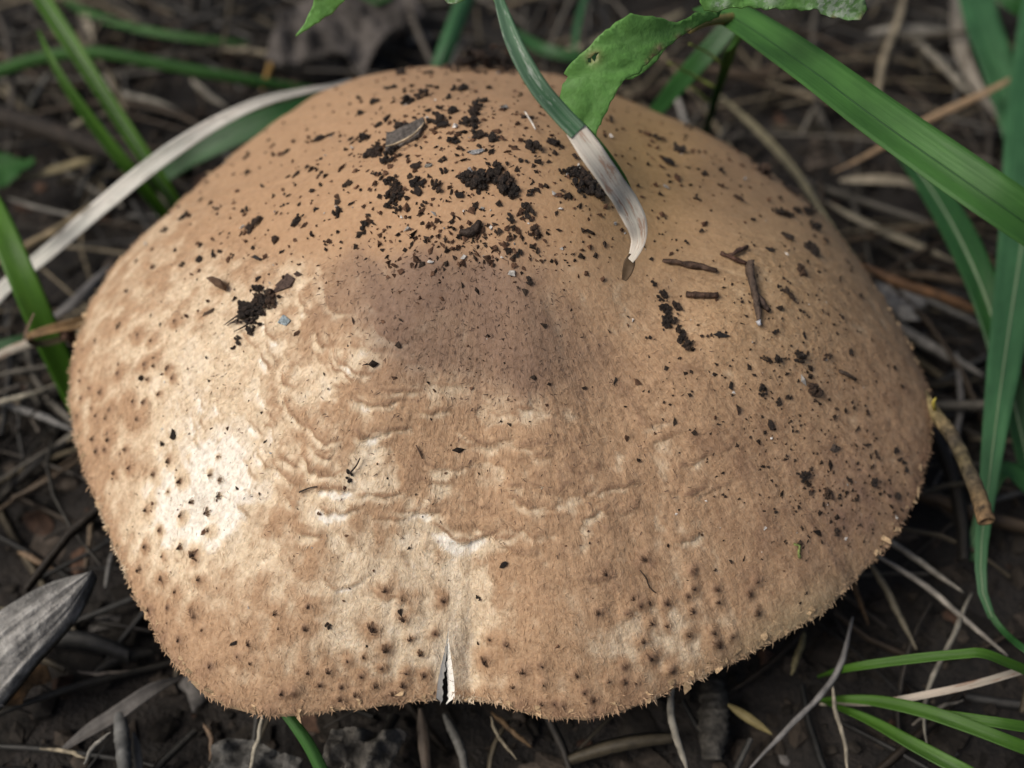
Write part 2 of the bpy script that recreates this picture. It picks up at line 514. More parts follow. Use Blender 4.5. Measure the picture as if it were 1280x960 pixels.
TUFTS = [(149,408),(174,420),(220,402),(191,426),(195,448),(182,456),(194,458),(211,461),(149,467),(186,475),(217,473),(114,486),(127,491),(200,493),
 (168,502),(181,503),(116,511),(139,513),(173,524),(134,523),(122,520),(98,520),(118,549),(136,542),(138,550),(133,562),(123,564),(158,562),(163,585),
 (144,591),(212,577),(193,593),(228,602),(212,615),(274,571),(265,594),(276,600),(275,620),(242,627),(185,637),(102,464),(102,477),(106,438),(103,498),
 (228,644),(260,640),(201,663),(262,663),(183,683),(227,684),(245,692),(205,695),(176,711),(203,723),(221,739),(212,759),(188,762),(241,763),(211,778),
 (225,799),(254,787),(244,770),(250,724),(312,804),(298,820),(264,832),(314,828),(386,757),(345,766),(382,785),(349,785),(435,825),(400,855),(427,857),
 (369,858),(368,866),(353,865),(425,873),(503,748),(466,784),(554,750),(482,737),(504,772),(513,797),(544,791),(481,810),(525,815),(552,832),(455,820),
 (452,844),(477,834),(508,839),(503,853),(469,855),(444,867),(490,866),(613,798),(634,805),(607,824),(653,837),(677,831),(680,853),(641,857),(677,878),
 (693,878),(730,864),(740,873),(703,880),(790,746),(810,752),(799,756),(832,753),(804,698),(755,716),(746,765),(783,766),(813,777),(832,781),(802,801),
 (811,820),(838,836),(794,852),(779,850),(859,744),(864,762),(859,793),(864,713),(866,735),(895,736),(896,751),(935,741),(945,726),(945,764),(890,790),
 (914,795),(895,804),(815,821),(836,836),(780,832),(760,850),(720,842),(555,858),(530,842),(410,838),(385,840)]
big_tufts = {(228,602),(228,644),(260,640),(245,692),(227,684),(466,784),(861,792),(607,824),(613,798),(802,801),(811,820),(838,836),(859,793),(811,777),(813,777),(895,804),(896,751),(864,762),(481,810),(653,837)}

# lightweight copy for casting rays onto the cap
ci, cj = np.arange(0, NT + 1, 5), np.r_[np.arange(0, NR, 4), NR - 1]
Pc = P0[np.ix_(ci, cj)]
nc, mc = Pc.shape[:2]
ic = np.arange(nc * mc).reshape(nc, mc)
Fc = np.stack([ic[:-1, :-1], ic[1:, :-1], ic[1:, 1:], ic[:-1, 1:]], -1).reshape(-1, 4)
BVH = BVHTree.FromPolygons([tuple(v) for v in Pc.reshape(-1, 3)], Fc.tolist())
def on_cap(px, py):
    d = nrm(ray(px, py))
    loc, no, _, _ = BVH.ray_cast(Vector(CAM), Vector(d))
    if loc is None: return None
    no = np.array(no)
    if no @ d > 0: no = -no
    return np.array(loc), no

halo = np.zeros(X.shape); tbump = np.zeros(X.shape)
tuft_pts = []
for (tx, ty) in TUFTS:
    hit = on_cap(tx, ty)
    if hit is None: continue
    p, no = hit
    big = (tx, ty) in big_tufts
    sz = (.20 if big else .125) * rng.uniform(.8, 1.25)
    tuft_pts.append((p, no, sz, big))
    t = (math.atan2(p[1] - CY, p[0]) - THN) % (2 * math.pi)
    rr = math.hypot(p[0], p[1] - CY)
    R_ = float(radius(np.array([t + THN]))[0])
    hw = .6
    i0, i1 = max(0, int((t - hw / rr) / dcol)), min(NT + 1, int((t + hw / rr) / dcol) + 1)
    j0, j1 = max(0, int((rr - hw) / R_ * NR)), min(NR, int((rr + hw) / R_ * NR))
    sl = (slice(i0, i1), slice(j0, j1))
    d2 = ((P0[sl] - p) ** 2).sum(-1)
    s2 = sz * 1.15 * (1 + .5 * fib[sl])
    halo[sl] = np.maximum(halo[sl], (.75 * np.exp(-d2 / np.maximum(s2, .02) ** 2) + .35 * np.exp(-d2 / .045 ** 2)) * rng.uniform(.65, 1))
    tbump[sl] += .035 * np.exp(-d2 / (.09) ** 2)

pale = np.clip(.95 * pale_l * 1.1 + .9 * pale_f + pale_m + .48 * crack, 0, 1)
pig = .56 + .30 * mott + .10 * fib + .07 * fib2
pig = pig + .28 * gauss(PXg, PYg, 920, 600, 260, 220) + .16 * smooth_top - .14 * gauss(PXg, PYg, 240, 480, 150, 200)
pig = pig - 1.0 * pale - .36 * felt + .45 * lip_shade + .34 * wool * (1 - .85 * smooth_top) * (1 - .6 * disc)
pig = pig + halo * (.55 + .6 * pale)
pig = pig + .35 * sstep(.965, 1.0, RH) + .25 * gauss(PXg, PYg, 800, 170, 60, 60)  # last term paints the shadow under the toothed leaf
pig = np.where((pale_l < .3) & (crack < .35), np.maximum(pig, .02 - .3 * pale_l), pig)
pig = np.clip(pig, -.25, 1.25)
stain = gauss(PXg, PYg, 1075, 640, 85, 75, -40) * sstep(-.5, .6, fib + .4 * mott) * facing

def lerp(a, b, t): return np.asarray(a) * (1 - t[..., None]) + np.asarray(b) * t[..., None]
WHITE, CREAM, TAN, BROWN, DISC = (.84, .78, .68), (.70, .565, .400), (.435, .284, .172), (.258, .156, .098), (.185, .121, .091)
col = lerp(WHITE, CREAM, sstep(-.25, .12, pig))
col = lerp(col, TAN, sstep(.08, .60, pig))
col = lerp(col, BROWN, sstep(.62, 1.25, pig))
col = lerp(col, DISC, disc * (.74 + .2 * mott))
col = lerp(col, (.42, .262, .150), .7 * smooth_top * (1 - np.clip(halo, 0, 1)))
col = lerp(col, (.52, .355, .190), .55 * gauss(PXg, PYg, 970, 350, 130, 130) * (1 - np.clip(halo, 0, 1)))  # brighter light on the raised right shoulder, painted into the colour
col = lerp(col, (.20, .125, .095), .65 * stain)
col = lerp(col, (.40, .27, .085), .45 * gauss(PXg, PYg, 800, 190, 90, 110))  # yellow light filtering through the toothed leaf, painted on the skin
col = lerp(col, (.11, .062, .042), .8 * sstep(.55, 1.0, halo))
col = lerp(col, (.17, .10, .065), .45 * np.clip(lip_shade, 0, 1))  # dark shadow line along each lifted felt edge, painted
col = lerp(col, (.36, .33, .20), .45 * gauss(PXg, PYg, 1000, 790, 130, 40, -32) * facing)  # greenish shaded look of the rolled margin, painted in

# surface relief
fa = np.clip(.85 - .75 * sstep(.55, .2, RH) - .75 * smooth_top, .0, 1)
rel = .045 * lift - .016 * felt + .014 * wool * fa + (.010 * fib + .007 * fib2) * fa + .012 * mott + tbump - .012 * disc * np.clip(fib2, 0, 1)
rel = rel + .03 * gauss(PXg, PYg, 580, 652, 55, 7) - .02 * gauss(PXg, PYg, 580, 668, 50, 8)
rel = rel * sstep(0, .03, RH)
P1 = P0 + N0 * rel[..., None]
wav = np.sin(THs * 61 + 3 * fbm(np.cos(TH) * 5, np.sin(TH) * 5, 2, 2)) * .015 * sstep(.97, 1, RH)
P1[..., 2] += wav

# shell: skin grid, rolled margin, underside
def seam_share(NTc, NRc, rows_shared):
    I = np.arange((NTc + 1) * NRc).reshape(NTc + 1, NRc)
    I[NTc, :rows_shared] = I[0, :rows_shared]
    return I
kshare = int(.892 * NR)
P1[NT, :kshare] = P1[0, :kshare]
for A in (col, cyl):
    A[NT, :kshare] = A[0, :kshare]
I = seam_share(NT, NR, kshare)
Fq = np.stack([I[:-1, :-1], I[:-1, 1:], I[1:, 1:], I[1:, :-1]], -1).reshape(-1, 4)
center_face = None

mushroom = empty('mushroom', (0, CY, 0))
tag(mushroom, 'large brown felty mushroom cap with a split margin, scattered with black soil', 'mushroom')
base = np.array([0, CY, 0])
cap_me = mesh_from('cap', P1.reshape(-1, 3) - base, Fq, {'col': col.reshape(-1, 3), 'cyl': cyl.reshape(-1, 3), 'fa': fa.ravel()})
cap = link('cap', cap_me, M['cap'], mushroom)
tag(cap, 'domed tan cap with dark boss, felty scales and a split front margin')

# rolled margin and white flesh of the underside
und_rows = [(1.0, 0.0), (1.002, .05), (.996, .12), (.985, .17), (.965, .19), (.94, .17), (.90, .15), (.8, .22), (.6, .45), (.4, .70), (.2, .95), (.12, 1.05)]
cols = np.arange(0, NT + 1, 2)
thu = THs[cols, -1]; Ru = Rr[cols, -1]
rim = P1[cols, -1]
U = []
for (q, drop) in und_rows:
    if q > .999 and drop == 0:
        U.append(rim.copy()); continue
    zz = np.interp(q, rho1, np.arange(NR))
    row = P0[cols, min(NR - 1, int(zz))].copy()
    if q >= .94:
        row[:, :2] = np.stack([Ru * q * np.cos(thu), CY + Ru * q * np.sin(thu)], -1)
        row[:, 2] = rim[:, 2] - drop + (1 - q) * 1.2
    else:
        row[:, 2] -= drop + .12
    U.append(row)
U = np.stack(U, 1)
nu, mu = U.shape[:2]
iu = np.arange(nu * mu).reshape(nu, mu)
Fu = np.stack([iu[:-1, :-1], iu[:-1, 1:], iu[1:, 1:], iu[1:, :-1]], -1).reshape(-1, 4)
ucol = np.zeros((nu, mu, 3)); ucol[:] = (.74, .70, .62)
ucol[:, 0] = (.40, .27, .16); ucol[:, 1] = (.44, .31, .19); ucol[:, 2] = (.55, .44, .31)
link('underside', mesh_from('underside', U.reshape(-1, 3) - base, Fu, {'col': ucol.reshape(-1, 3)}), M['flesh'], mushroom)
# the two torn faces of the split
for c_ in (0, NT):
    top = P1[c_, kshare - 6:]
    n_ = len(top)
    th_ = .05 + .20 * sstep(0, 1, np.linspace(0, 1, n_))
    low = top.copy(); low[:, 2] -= .26 * np.linspace(.3, 1, n_)
    shift_ = (.13 if c_ == 0 else .05) * np.linspace(0, 1, n_)[:, None]
    inward = (1 if c_ == 0 else -1)
    tdir = np.stack([-np.sin(THs[c_, kshare - 6:]), np.cos(THs[c_, kshare - 6:]), 0 * top[:, 0]], -1)
    low = low - tdir * inward * shift_
    mid = (top + low) / 2 - tdir * inward * .02 * np.linspace(0, 1, n_)[:, None]
    jg = fbm(np.arange(n_) * .23 + c_, np.zeros(n_) + .5, 1.0, 3)[:, None] * np.linspace(.2, 1, n_)[:, None]
    low = low + tdir * .05 * jg + np.array([0, 0, .06]) * np.roll(jg, 3); mid = mid + tdir * .03 * np.roll(jg, 5)
    V = np.concatenate([top, mid, low])
    k = np.arange(n_ - 1)
    Fs = np.concatenate([np.stack([k, k + 1, n_ + k + 1, n_ + k], -1), np.stack([n_ + k, n_ + k + 1, 2 * n_ + k + 1, 2 * n_ + k], -1)])
    cc = np.full((len(V), 3), .86); cc[:, 1] *= .97; cc[:, 2] *= .9
    o = link('torn_edge', mesh_from('torn_edge', V - base, Fs, {'col': cc}), M['flesh'], cap)
    tag(o, 'white torn flesh where the margin is split')
# gills
V, Fg = [], []
for k in range(200):
    t = k / 200 * 2 * math.pi
    R_ = float(radius(np.array([t]))[0])
    q0, q1 = .16, .955
    inner = q0 if k % 2 == 0 else .45
    b0 = len(V)
    for q in np.linspace(inner, q1, 9):
        x, y = R_ * q * math.cos(t), CY + R_ * q * math.sin(t)
        zt = ZB + TILT * y + H0 * (.6 * (1 - q ** 2) + .12 * (1 - q ** 7) + .28 * math.exp(-(q / .5) ** 2)) - .2 - .8 * (1 - q)
        dp = .55 * math.sin(math.pi * min(1, (q1 - q) / (q1 - inner) + .12)) ** .6
        off = np.array([-math.sin(t), math.cos(t)]) * .02
        for s_ in (-1, 1):
            V.append((x + s_ * off[0], y + s_ * off[1], zt + .1)); V.append((x + s_ * off[0] * .4, y + s_ * off[1] * .4, zt - dp))
    for j in range(8):
        a = b0 + j * 4
        Fg += [(a, a + 4, a + 5, a + 1), (a + 2, a + 3, a + 7, a + 6), (a + 1, a + 5, a + 7, a + 3)]
gl = link('gills', mesh_from('gills', np.array(V) - base, Fg, {'col': np.full((len(V), 3), .72) * np.array([1, .97, .9])}), M['flesh'], mushroom)
tag(gl, 'crowded white gills under the cap', kind='stuff')
# stem
V, Fg = [], []
prof = [(-.6, 1.15), (0, 1.25), (.5, 1.2), (1.5, 1.05), (3, .98), (4.2, 1.0), (5.4, 1.2)]
for zi, (z, r_) in enumerate(prof):
    for k in range(32):
        t = k / 32 * 2 * math.pi
        rr = r_ * (1 + .05 * mnoise.noise(Vector((math.cos(t) * 2, math.sin(t) * 2, z))))
        V.append((rr * math.cos(t), CY + .5 + rr * math.sin(t) - .08 * z, z))
for zi in range(len(prof) - 1):
    for k in range(32):
        a, b_ = zi * 32 + k, zi * 32 + (k + 1) % 32
        Fg.append((a, b_, b_ + 32, a + 32))
link('stem', mesh_from('stem', np.array(V) - base, Fg, {'col': np.tile((.62, .52, .40), (len(V), 1))}), M['flesh'], mushroom)

def ico(sub=1):
    import bmesh
    bm = bmesh.new()
    bmesh.ops.create_icosphere(bm, subdivisions=sub, radius=1)
    V = np.array([v.co[:] for v in bm.verts]); Fx = [tuple(v.index for v in f.verts) for f in bm.faces]
    bm.free()
    return V, Fx
ICO1, ICO2 = ico(1), ico(2)
# pointed dark scale tufts: each one a few bunched fibres
def tuft_mesh(seed, dark):
    rg = np.random.default_rng(seed)
    V, Fg, C = [], [], []
    for k in range(9):
        a = rg.uniform(0, 6.28); sp = rg.uniform(.2, .9)
        tip = np.array([.32 + rg.normal(0, .13), rg.normal(0, .16), rg.uniform(.35, .75)])
        root = np.array([math.cos(a), math.sin(a), -.05]) * rg.uniform(.35, .95)
        side = nrm(np.cross(tip - root, [0, 0, 1])) * rg.uniform(.06, .13)
        b0 = len(V)
        V += [root - side, root + side, (root + tip) / 2 + side * .7 + [0, 0, .1], (root + tip) / 2 - side * .7 + [0, 0, .1], tip, root + [0, 0, .12]]
        Fg += [(b0, b0 + 1, b0 + 2, b0 + 3), (b0 + 3, b0 + 2, b0 + 4), (b0 + 5, b0 + 3, b0 + 4)]
        c0 = np.array((.25, .15, .09)) * rg.uniform(.7, 1.3); c1 = np.array((.040, .024, .017)) * rg.uniform(.7, 1.4)
        C += [c0, c0, c0 * .35 + c1 * .65, c0 * .35 + c1 * .65, c1, c0]
    b0 = len(V); nub = ICO1[0] * (1 + .2 * rg.normal(0, 1, (len(ICO1[0]), 1))) * np.array([.30, .22, .26]) + np.array([.26, 0, .42])
    V += list(nub); Fg += [tuple(b0 + q for q in f) for f in ICO1[1]]; C += [np.array((.045, .027, .019)) * rg.uniform(.6, 1.5) for _ in nub]
    return mesh_from('scale_tuft', np.array(V), Fg, {'col': np.array(C)}, smooth=False)
tmeshes = [tuft_mesh(40 + k, k % 2) for k in range(8)]
def frame(no, x_hint):
    zax = nrm(no); xax = nrm(x_hint - zax * (x_hint @ zax)); yax = np.cross(zax, xax)
    return Matrix(((xax[0], yax[0], zax[0]), (xax[1], yax[1], zax[1]), (xax[2], yax[2], zax[2])))
for k, (p, no, sz, big) in enumerate(tuft_pts):
    o = link('scale_tuft', tmeshes[k % 8], M['tuft'], cap)
    radial = np.array([p[0], p[1] - CY, 0])
    s_ = sz * rng.uniform(.26, .60)
    M4 = (frame(no, radial + rng.normal(0, .8, 3)).to_4x4() @ Matrix.Diagonal((s_, s_ * rng.uniform(.6, 1.1), s_ * .8, 1)))
    M4.translation = Vector((p + no * .03 - base) * S)
    o.matrix_local = M4

# felt: short fibrils combed outwards over the whole cap, and a ragged fringe on the margin
def fibrils(n, lmin, lmax, w, rise, name, choose, colfun):
    i, j = choose(n)
    n = len(i)
    Pp = P1[i, j] + rng.normal(0, .012, (n, 3)) * np.array([1, 1, 0])
    jj = np.minimum(j + 3, NR - 1); j2 = np.maximum(jj - 6, 0)
    d = nrm(P1[i, jj] - P1[i, j2])
    no = N0[i, j]
    tt = np.cross(no, d)
    ang = rng.normal(0, .95, n)[:, None]
    d = d * np.cos(ang) + tt * np.sin(ang); tt = np.cross(no, d)
    L = rng.uniform(lmin, lmax, n)[:, None]
    W = w * rng.uniform(.6, 1.4, n)[:, None]
    ris = rise * rng.uniform(.3, 1.3, n)[:, None]
    curl = rng.normal(0, .25, n)[:, None] * L
    A = Pp - tt * W + no * .002; B = Pp + tt * W + no * .002
    Cm = Pp + d * L * .55 + no * ris * .8 + tt * curl * .4
    D = Pp + d * L + no * ris * .9 + tt * curl
    V = np.stack([A, B, Cm + tt * W * .8, Cm - tt * W * .8, D], 1).reshape(-1, 3)
    b = (np.arange(n) * 5)[:, None]
    Fx = np.concatenate([b + np.array([0, 1, 2]), b + np.array([0, 2, 3]), b + np.array([3, 2, 4])])
    cc = colfun(i, j, n)
    cc = np.repeat(cc[:, None, :], 5, 1).reshape(-1, 3)
    o = link(name, mesh_from(name, V - base, Fx, {'col': cc}, smooth=True), M['fibril'], cap)
    return tag(o, kind='stuff')
def choose_all(n):
    q = np.sqrt(rng.random(n) * .98 + .01)
    i = rng.integers(0, NT, n); j = np.clip((q * NR).astype(int), 2, NR - 2)
    k = (N0[i, j] * (CAM - P0[i, j])).sum(-1) > -3
    keep = rng.random(n) < np.clip(fa[i, j] - .1, 0, 1)
    return i[k & keep], j[k & keep]
def col_all(i, j, n):
    c = col[i, j] * rng.uniform(.8, 1.22, n)[:, None]
    return np.clip(c * np.array([1, .99, .97]), 0, .85)
o = fibrils(90000, .03, .10, .0042, .010, 'felt_fibrils', choose_all, col_all)
def choose_disc(n):
    i = rng.integers(0, NT, n * 30); j = np.clip((np.sqrt(rng.random(n * 30)) * .75 * NR).astype(int), 3, NR - 5)
    k = rng.random(n * 30) < (disc[i, j] * .9 + .03 + .12 * zone[i, j]) * (facing[i, j])
    return i[k][:n], j[k][:n]
fibrils(1500, .025, .075, .0048, .012, 'nap_shadow_fibrils', choose_disc, lambda i, j, n: np.array((.10, .064, .048)) * rng.uniform(.5, 1.6, n)[:, None])  # dark dashes over the boss, standing in for shadows in the nap
def choose_rim(n):
    return rng.integers(0, NT, n), NR - 1 - np.minimum(rng.exponential(2.2, n).astype(int), 12)
fibrils(3600, .03, .11, .008, .02, 'margin_fringe', choose_rim, lambda i, j, n: col[i, np.minimum(j, NR - 12)] * rng.uniform(.6, 1.2, n)[:, None])
# larger ragged flaps of veil on the margin
V, Fg, C = [], [], []
for k in range(190):
    i = int(rng.integers(0, NT)); p = P1[i, -1 - int(rng.integers(0, 8))]
    out = nrm(np.array([p[0], p[1] - CY, -3.0 * rng.uniform(.2, 1.2)])); tt = nrm(np.cross(out, [0, 0, 1]))
    w, L = rng.uniform(.02, .06), rng.uniform(.03, .08) * (2.4 if rng.random() < .10 else 1)
    b0 = len(V)
    sk = tt * rng.normal(0, .05)
    up = np.array([0, 0, .02])
    V += [p - tt * w, p + tt * w, p + tt * w * .55 + out * L * .6 + sk, p - tt * w * .6 + out * L * .75, p + out * L + sk * 1.5,
          p - tt * w - up, p + tt * w - up]
    Fg += [(b0, b0 + 1, b0 + 2, b0 + 3), (b0 + 3, b0 + 2, b0 + 4), (b0 + 5, b0 + 3, b0 + 2, b0 + 6)]
    c = np.array((.48, .34, .20)) * rng.uniform(.45, 1.25)
    C += [c] * 7
tag(link('veil_flaps', mesh_from('veil_flaps', np.array(V) - base, Fg, {'col': np.array(C)}, smooth=False), M['tuft'], cap), kind='stuff')

# ------------------------------------------------------------------ soil crumbs and other bits on the cap
def crumb_mesh(seed, blobs, spread, flat=.7):
    rg = np.random.default_rng(seed)
    V, Fx = [], []
    for k in range(blobs):
        c = rg.normal(0, spread, 3) * np.array([1, .7, .3])
        rad = rg.uniform(.18, .48) * (1 if blobs > 1 else 1.6)
        v = ICO1[0] * (1 + .13 * rg.normal(0, 1, (len(ICO1[0]), 1))) * rad * np.array([rg.uniform(.7, 1.3), rg.uniform(.6, 1.1), rg.uniform(.5, .9)])
        b0 = len(V)
        V += list(v + c + [0, 0, .15]); Fx += [tuple(b0 + q for q in f) for f in ICO1[1]]
    V = np.array(V); V /= np.abs(V[:, :2]).max(); V[:, 2] *= flat
    return mesh_from('soil_crumb', V, Fx, smooth=False)
CR = {'one': [crumb_mesh(k, 1, 0) for k in range(5)], 'few': [crumb_mesh(20 + k, 5, .42, .9) for k in range(7)], 'many': [crumb_mesh(60 + k, 15, .55, 1.0) for k in range(9)]}
def flake_mesh(seed):
    rg = np.random.default_rng(seed)
    n_ = 9
    a = np.sort(rg.uniform(0, 6.28, n_)); r_ = rg.uniform(.55, 1, n_)
    top = np.stack([r_ * np.cos(a), .55 * r_ * np.sin(a), .16 + .08 * rg.normal(0, 1, n_)], -1)
    bot = top - [0, 0, .14]
    V = np.vstack([top, bot, [[0, 0, .22 + .06 * rg.normal()]], [[0, 0, 0]]])
    Fx = [(i, (i + 1) % n_, 2 * n_) for i in range(n_)] + [((i + 1) % n_ + n_, i + n_, 2 * n_ + 1) for i in range(n_)] + [(i + n_, (i + 1) % n_ + n_, (i + 1) % n_, i) for i in range(n_)]
    return mesh_from('bark_flake', V, Fx, smooth=False)
FL = [flake_mesh(90 + k) for k in range(6)]

def put(name, me, px, py, size_px, ang=None, mat=None, flat=1.0, sink=.0, stretch=1.0, parent=None):
    hit = on_cap(px, py)
    if hit is None: return None
    p, no = hit
    s_ = size_px * .5 * px2cm(p)
    if ang is None: ang = rng.uniform(0, 6.28)
    else: ang = -math.radians(ang)
    hint = RT * math.cos(ang) + UP * math.sin(ang)
    M4 = frame(no, hint).to_4x4() @ Matrix.Diagonal((s_ * stretch, s_, s_ * flat, 1))
    M4.translation = Vector((p + no * (.01 - sink * s_)) * S)
    o = link(name, me, mat or M['crumb'])
    o.matrix_world = M4
    return o

CRUMBS = [(502,93,14),(490,110,16),(537,109,10),(574,113,14),(509,129,13),(527,122,15),(561,124,11),(549,136,10),(566,140,8),(607,127,13),(595,142,12),
 (576,153,11),(590,157,11),(593,173,12),(617,174,16),(659,148,10),(553,158,9),(455,175,13),(448,125,10),(467,130,11),(452,142,11),(484,150,11),(461,194,14),
 (484,202,13),(470,219,11),(495,227,12),(492,244,16),(519,210,9),(522,229,16),(546,235,13),(557,215,11),(567,177,13),(594,227,18),(621,215,16),
 (632,233,20),(667,187,17),(690,179,14),(650,202,11),(661,244,11),(641,93,10),(625,92,11),(413,170,10),(422,267,11),(455,282,11),(523,240,15),(528,257,11),
 (660,265,14),(667,292,14),(719,218,18),(739,232,18),(753,249,12),(699,183,12),(763,150,12),(230,272,13),(208,287,10),(272,262,10),(309,265,12),(319,282,17),
 (307,198,10),(371,218,12),(401,175,8),(329,233,8),(373,277,14),(390,292,11),(356,257,9),(423,267,12),(267,316,12),(230,330,10),(323,350,10),(407,307,11),
 (297,425,12),(293,434,9),(846,385,13),(827,369,14),(818,355,10),(812,422,9),(883,420,12),(997,446,15),(1033,446,10),(1052,397,10),
 (1049,349,10),(1000,339,13),(985,297,18),(1011,311,18),(963,313,12),(954,217,18),(988,239,16),(1016,283,15),(880,217,13),(900,214,11),(919,247,12),(902,233,10),
 (983,352,10),(975,361,9),(985,369,13),(927,378,8),(857,305,8),(877,289,9),(847,188,15),(820,175,11),(1007,394,11),(969,416,11),(768,477,10),(913,482,12),
 (952,488,14),(1016,488,17),(1083,514,11),(1081,556,10),(1094,566,11),(1118,562,11),(1126,576,10),(1131,588,15),(1092,603,13),(1005,595,13),(1034,619,15),
 (1049,619,10),(969,640,10),(1042,666,11),(962,531,9),(921,511,10),(973,505,10),(663,353,11),(630,705,8),(598,748,8),(409,780,11),(218,545,15),(437,595,11),
 (149,408,11),(292,804,10),(636,300,12),(648,315,10),(600,262,10),(575,245,9),(640,275,10),(700,215,10),(724,236,16),(440,255,8),(395,262,8),(345,300,8),(250,325,8),
 (560,85,16),(585,82,18),(608,80,20),(630,84,16),(572,90,12),(600,92,12),(540,92,9),(860,160,9),(835,205,9),(870,250,8),(1030,300,10),(1060,330,9),(940,275,9),(1005,420,8),(1061,440,8),(1110,600,9),(1120,620,8),(1060,600,9)]
LAND = [(510, 172, 'the large crumbling bark flake'), (590, 285, 'the comma-shaped scrap'), (597, 200, 'the whitish papery chip'), (790, 300, 'the withered white tip'),
        (740, 120, 'the toothed leaf'), (945, 370, 'the forked twig'), (876, 371, 'the straight stubby stick'), (841, 411, 'the elongated black clump'), (335, 376, 'the clotted root clump'),
        (279, 345, 'the striped seed husk'), (323, 324, 'the flat grey seed'), (357, 402, 'the blue-grey chip'), (1150, 520, 'the hollow twig'), (990, 264, 'the long clump on the far shoulder'),
        (966, 449, 'the knobbly purplish clump'), (1042, 561, 'the smooth grey-brown bark scale'), (995, 690, 'the green moss shred'), (600, 85, 'the far crest heap'), (590, 830, 'the split margin'),
        (250, 640, 'the whitest patch of the cap'), (560, 390, 'the dark boss'), (400, 120, 'the end of the curved dead blade'), (1057, 469, 'the tiny slanted stick'), (660, 160, 'the fine whitish thread')]
LOOK = {'one': 'single rounded dark soil grain', 'few': 'small knobbly dark soil crumb', 'many': 'large clotted black soil crumb', 'flake': 'thin angular dark flake'}
for k, (x, y, s_) in enumerate(CRUMBS):
    kind = 'many' if s_ >= 13 else ('few' if s_ >= 10 else random.choice(['one', 'few']))
    if rng.random() > .84: kind = 'flake'
    me = random.choice(FL if kind == 'flake' else CR[kind])
    o = put('bark_flake' if kind == 'flake' else 'soil_crumb', me, x, y, s_ * (1.55 if y < 300 and x > 400 else 1.35), flat=rng.uniform(1.0, 1.7), stretch=rng.uniform(.9, 1.35))
    if o is None: continue
    lm = min(LAND, key=lambda q: (q[0] - x) ** 2 + (q[1] - y) ** 2)[2]
    tag(o, LOOK[kind] + ' on the cap near ' + lm, 'bark flake' if kind == 'flake' else 'soil crumb', 'soil bits near ' + lm)

# a mound of soil on the far crest, heaped up in layers
for k in range(46):
    x = rng.uniform(572, 650); top_ = 62 + 20 * abs((x - 612) / 42) ** 2
    y = rng.uniform(top_, 90)
    o = put('soil_crumb', random.choice(CR['many']), x, 86 + rng.uniform(0, 4), rng.uniform(10, 19), flat=1.5)
    if o is None: continue
    hgt = max(0, 86 - y) * .0135
    o.location += Vector((0, .12 + .45 * hgt, hgt)) * S
    row = 'lowest' if hgt < .1 else 'middle' if hgt < .22 else 'topmost'
    tag(o, 'brown soil crumb in the ' + row + ' layer of the heap on the far crest', 'soil crumb', 'soil heaped on the crest, ' + row + ' layer')

def tube(name, pts, radii, sides=8, mat=None, coln=(.1, .07, .05), n=None, var=.3, parent=None, hollow=False, rough=.0, seed=0, wob=0.0, cols=None):
    P = np.asarray(pts, float)
    rad = np.interp(np.linspace(0, 1, n or len(P)), np.linspace(0, 1, len(radii)), radii)
    P = catmull(P, n or len(P))
    rg = np.random.default_rng(seed + 1)
    if wob: P = P + np.stack([wob * fbm(np.linspace(0, 5, len(P)) + seed * 7.7, np.full(len(P), k * 9.1), 0, 2) for k in range(3)], -1)
    T = nrm(np.gradient(P, axis=0))
    ref = np.array([.3, .2, 1.0]) if abs(T[0][2]) < .8 else np.array([1., .1, 0])
    V, C = [], []
    for i, (p, t) in enumerate(zip(P, T)):
        a = nrm(np.cross(t, ref)); b_ = np.cross(t, a)
        tint = 1 + var * rg.normal() * .5
        cb = np.array(coln) if cols is None else np.array([np.interp(i / (len(P) - 1), np.linspace(0, 1, len(cols)), [c[q] for c in cols]) for q in range(3)])
        for k in range(sides):
            an = 2 * math.pi * k / sides
            rr = rad[i] * (1 + rough * rg.normal())
            V.append(p + rr * (a * math.cos(an) + b_ * math.sin(an)))
            C.append(np.clip(cb * tint * (1 + var * .5 * rg.normal()), .002, .9))
    Fx = []
    m_ = len(P)
    for i in range(m_ - 1):
        for k in range(sides):
            a, b_ = i * sides + k, i * sides + (k + 1) % sides
            Fx.append((a, b_, b_ + sides, a + sides))
    if hollow:
        t = T[-1]; b0 = len(V); e0 = (m_ - 1) * sides
        for q, (f, dpt, cdark) in enumerate([(.62, 0, 1.0), (.55, -rad[-1] * 2.5, .15)]):
            for k in range(sides):
                v = np.array(V[e0 + k]); V.append(P[-1] + (v - P[-1]) * f + t * dpt); C.append(np.array(C[e0 + k]) * cdark)
        for k in range(sides):
            k2 = (k + 1) % sides
            Fx.append((e0 + k, e0 + k2, b0 + k2, b0 + k)); Fx.append((b0 + k, b0 + k2, b0 + sides + k2, b0 + sides + k))
        Fx.append(tuple(b0 + sides + k for k in range(sides)))
    else:
        Fx.append(tuple((m_ - 1) * sides + k for k in range(sides)))
    Fx.append(tuple(reversed(range(sides))))
    V = np.array(V); org = P[0] if parent is None else np.array(parent.location) / S
    o = link(name, mesh_from(name, V - org, Fx, {'col': np.array(C)}), mat or M['bark'], parent)
    o.location = Vector(org * S) if parent is None else (0, 0, 0)
    return o

def cap_path(pts, lift=.03):
    out = []
    for (x, y) in pts:
        h = on_cap(x, y)
        out.append(h[0] + h[1] * lift)
    return out

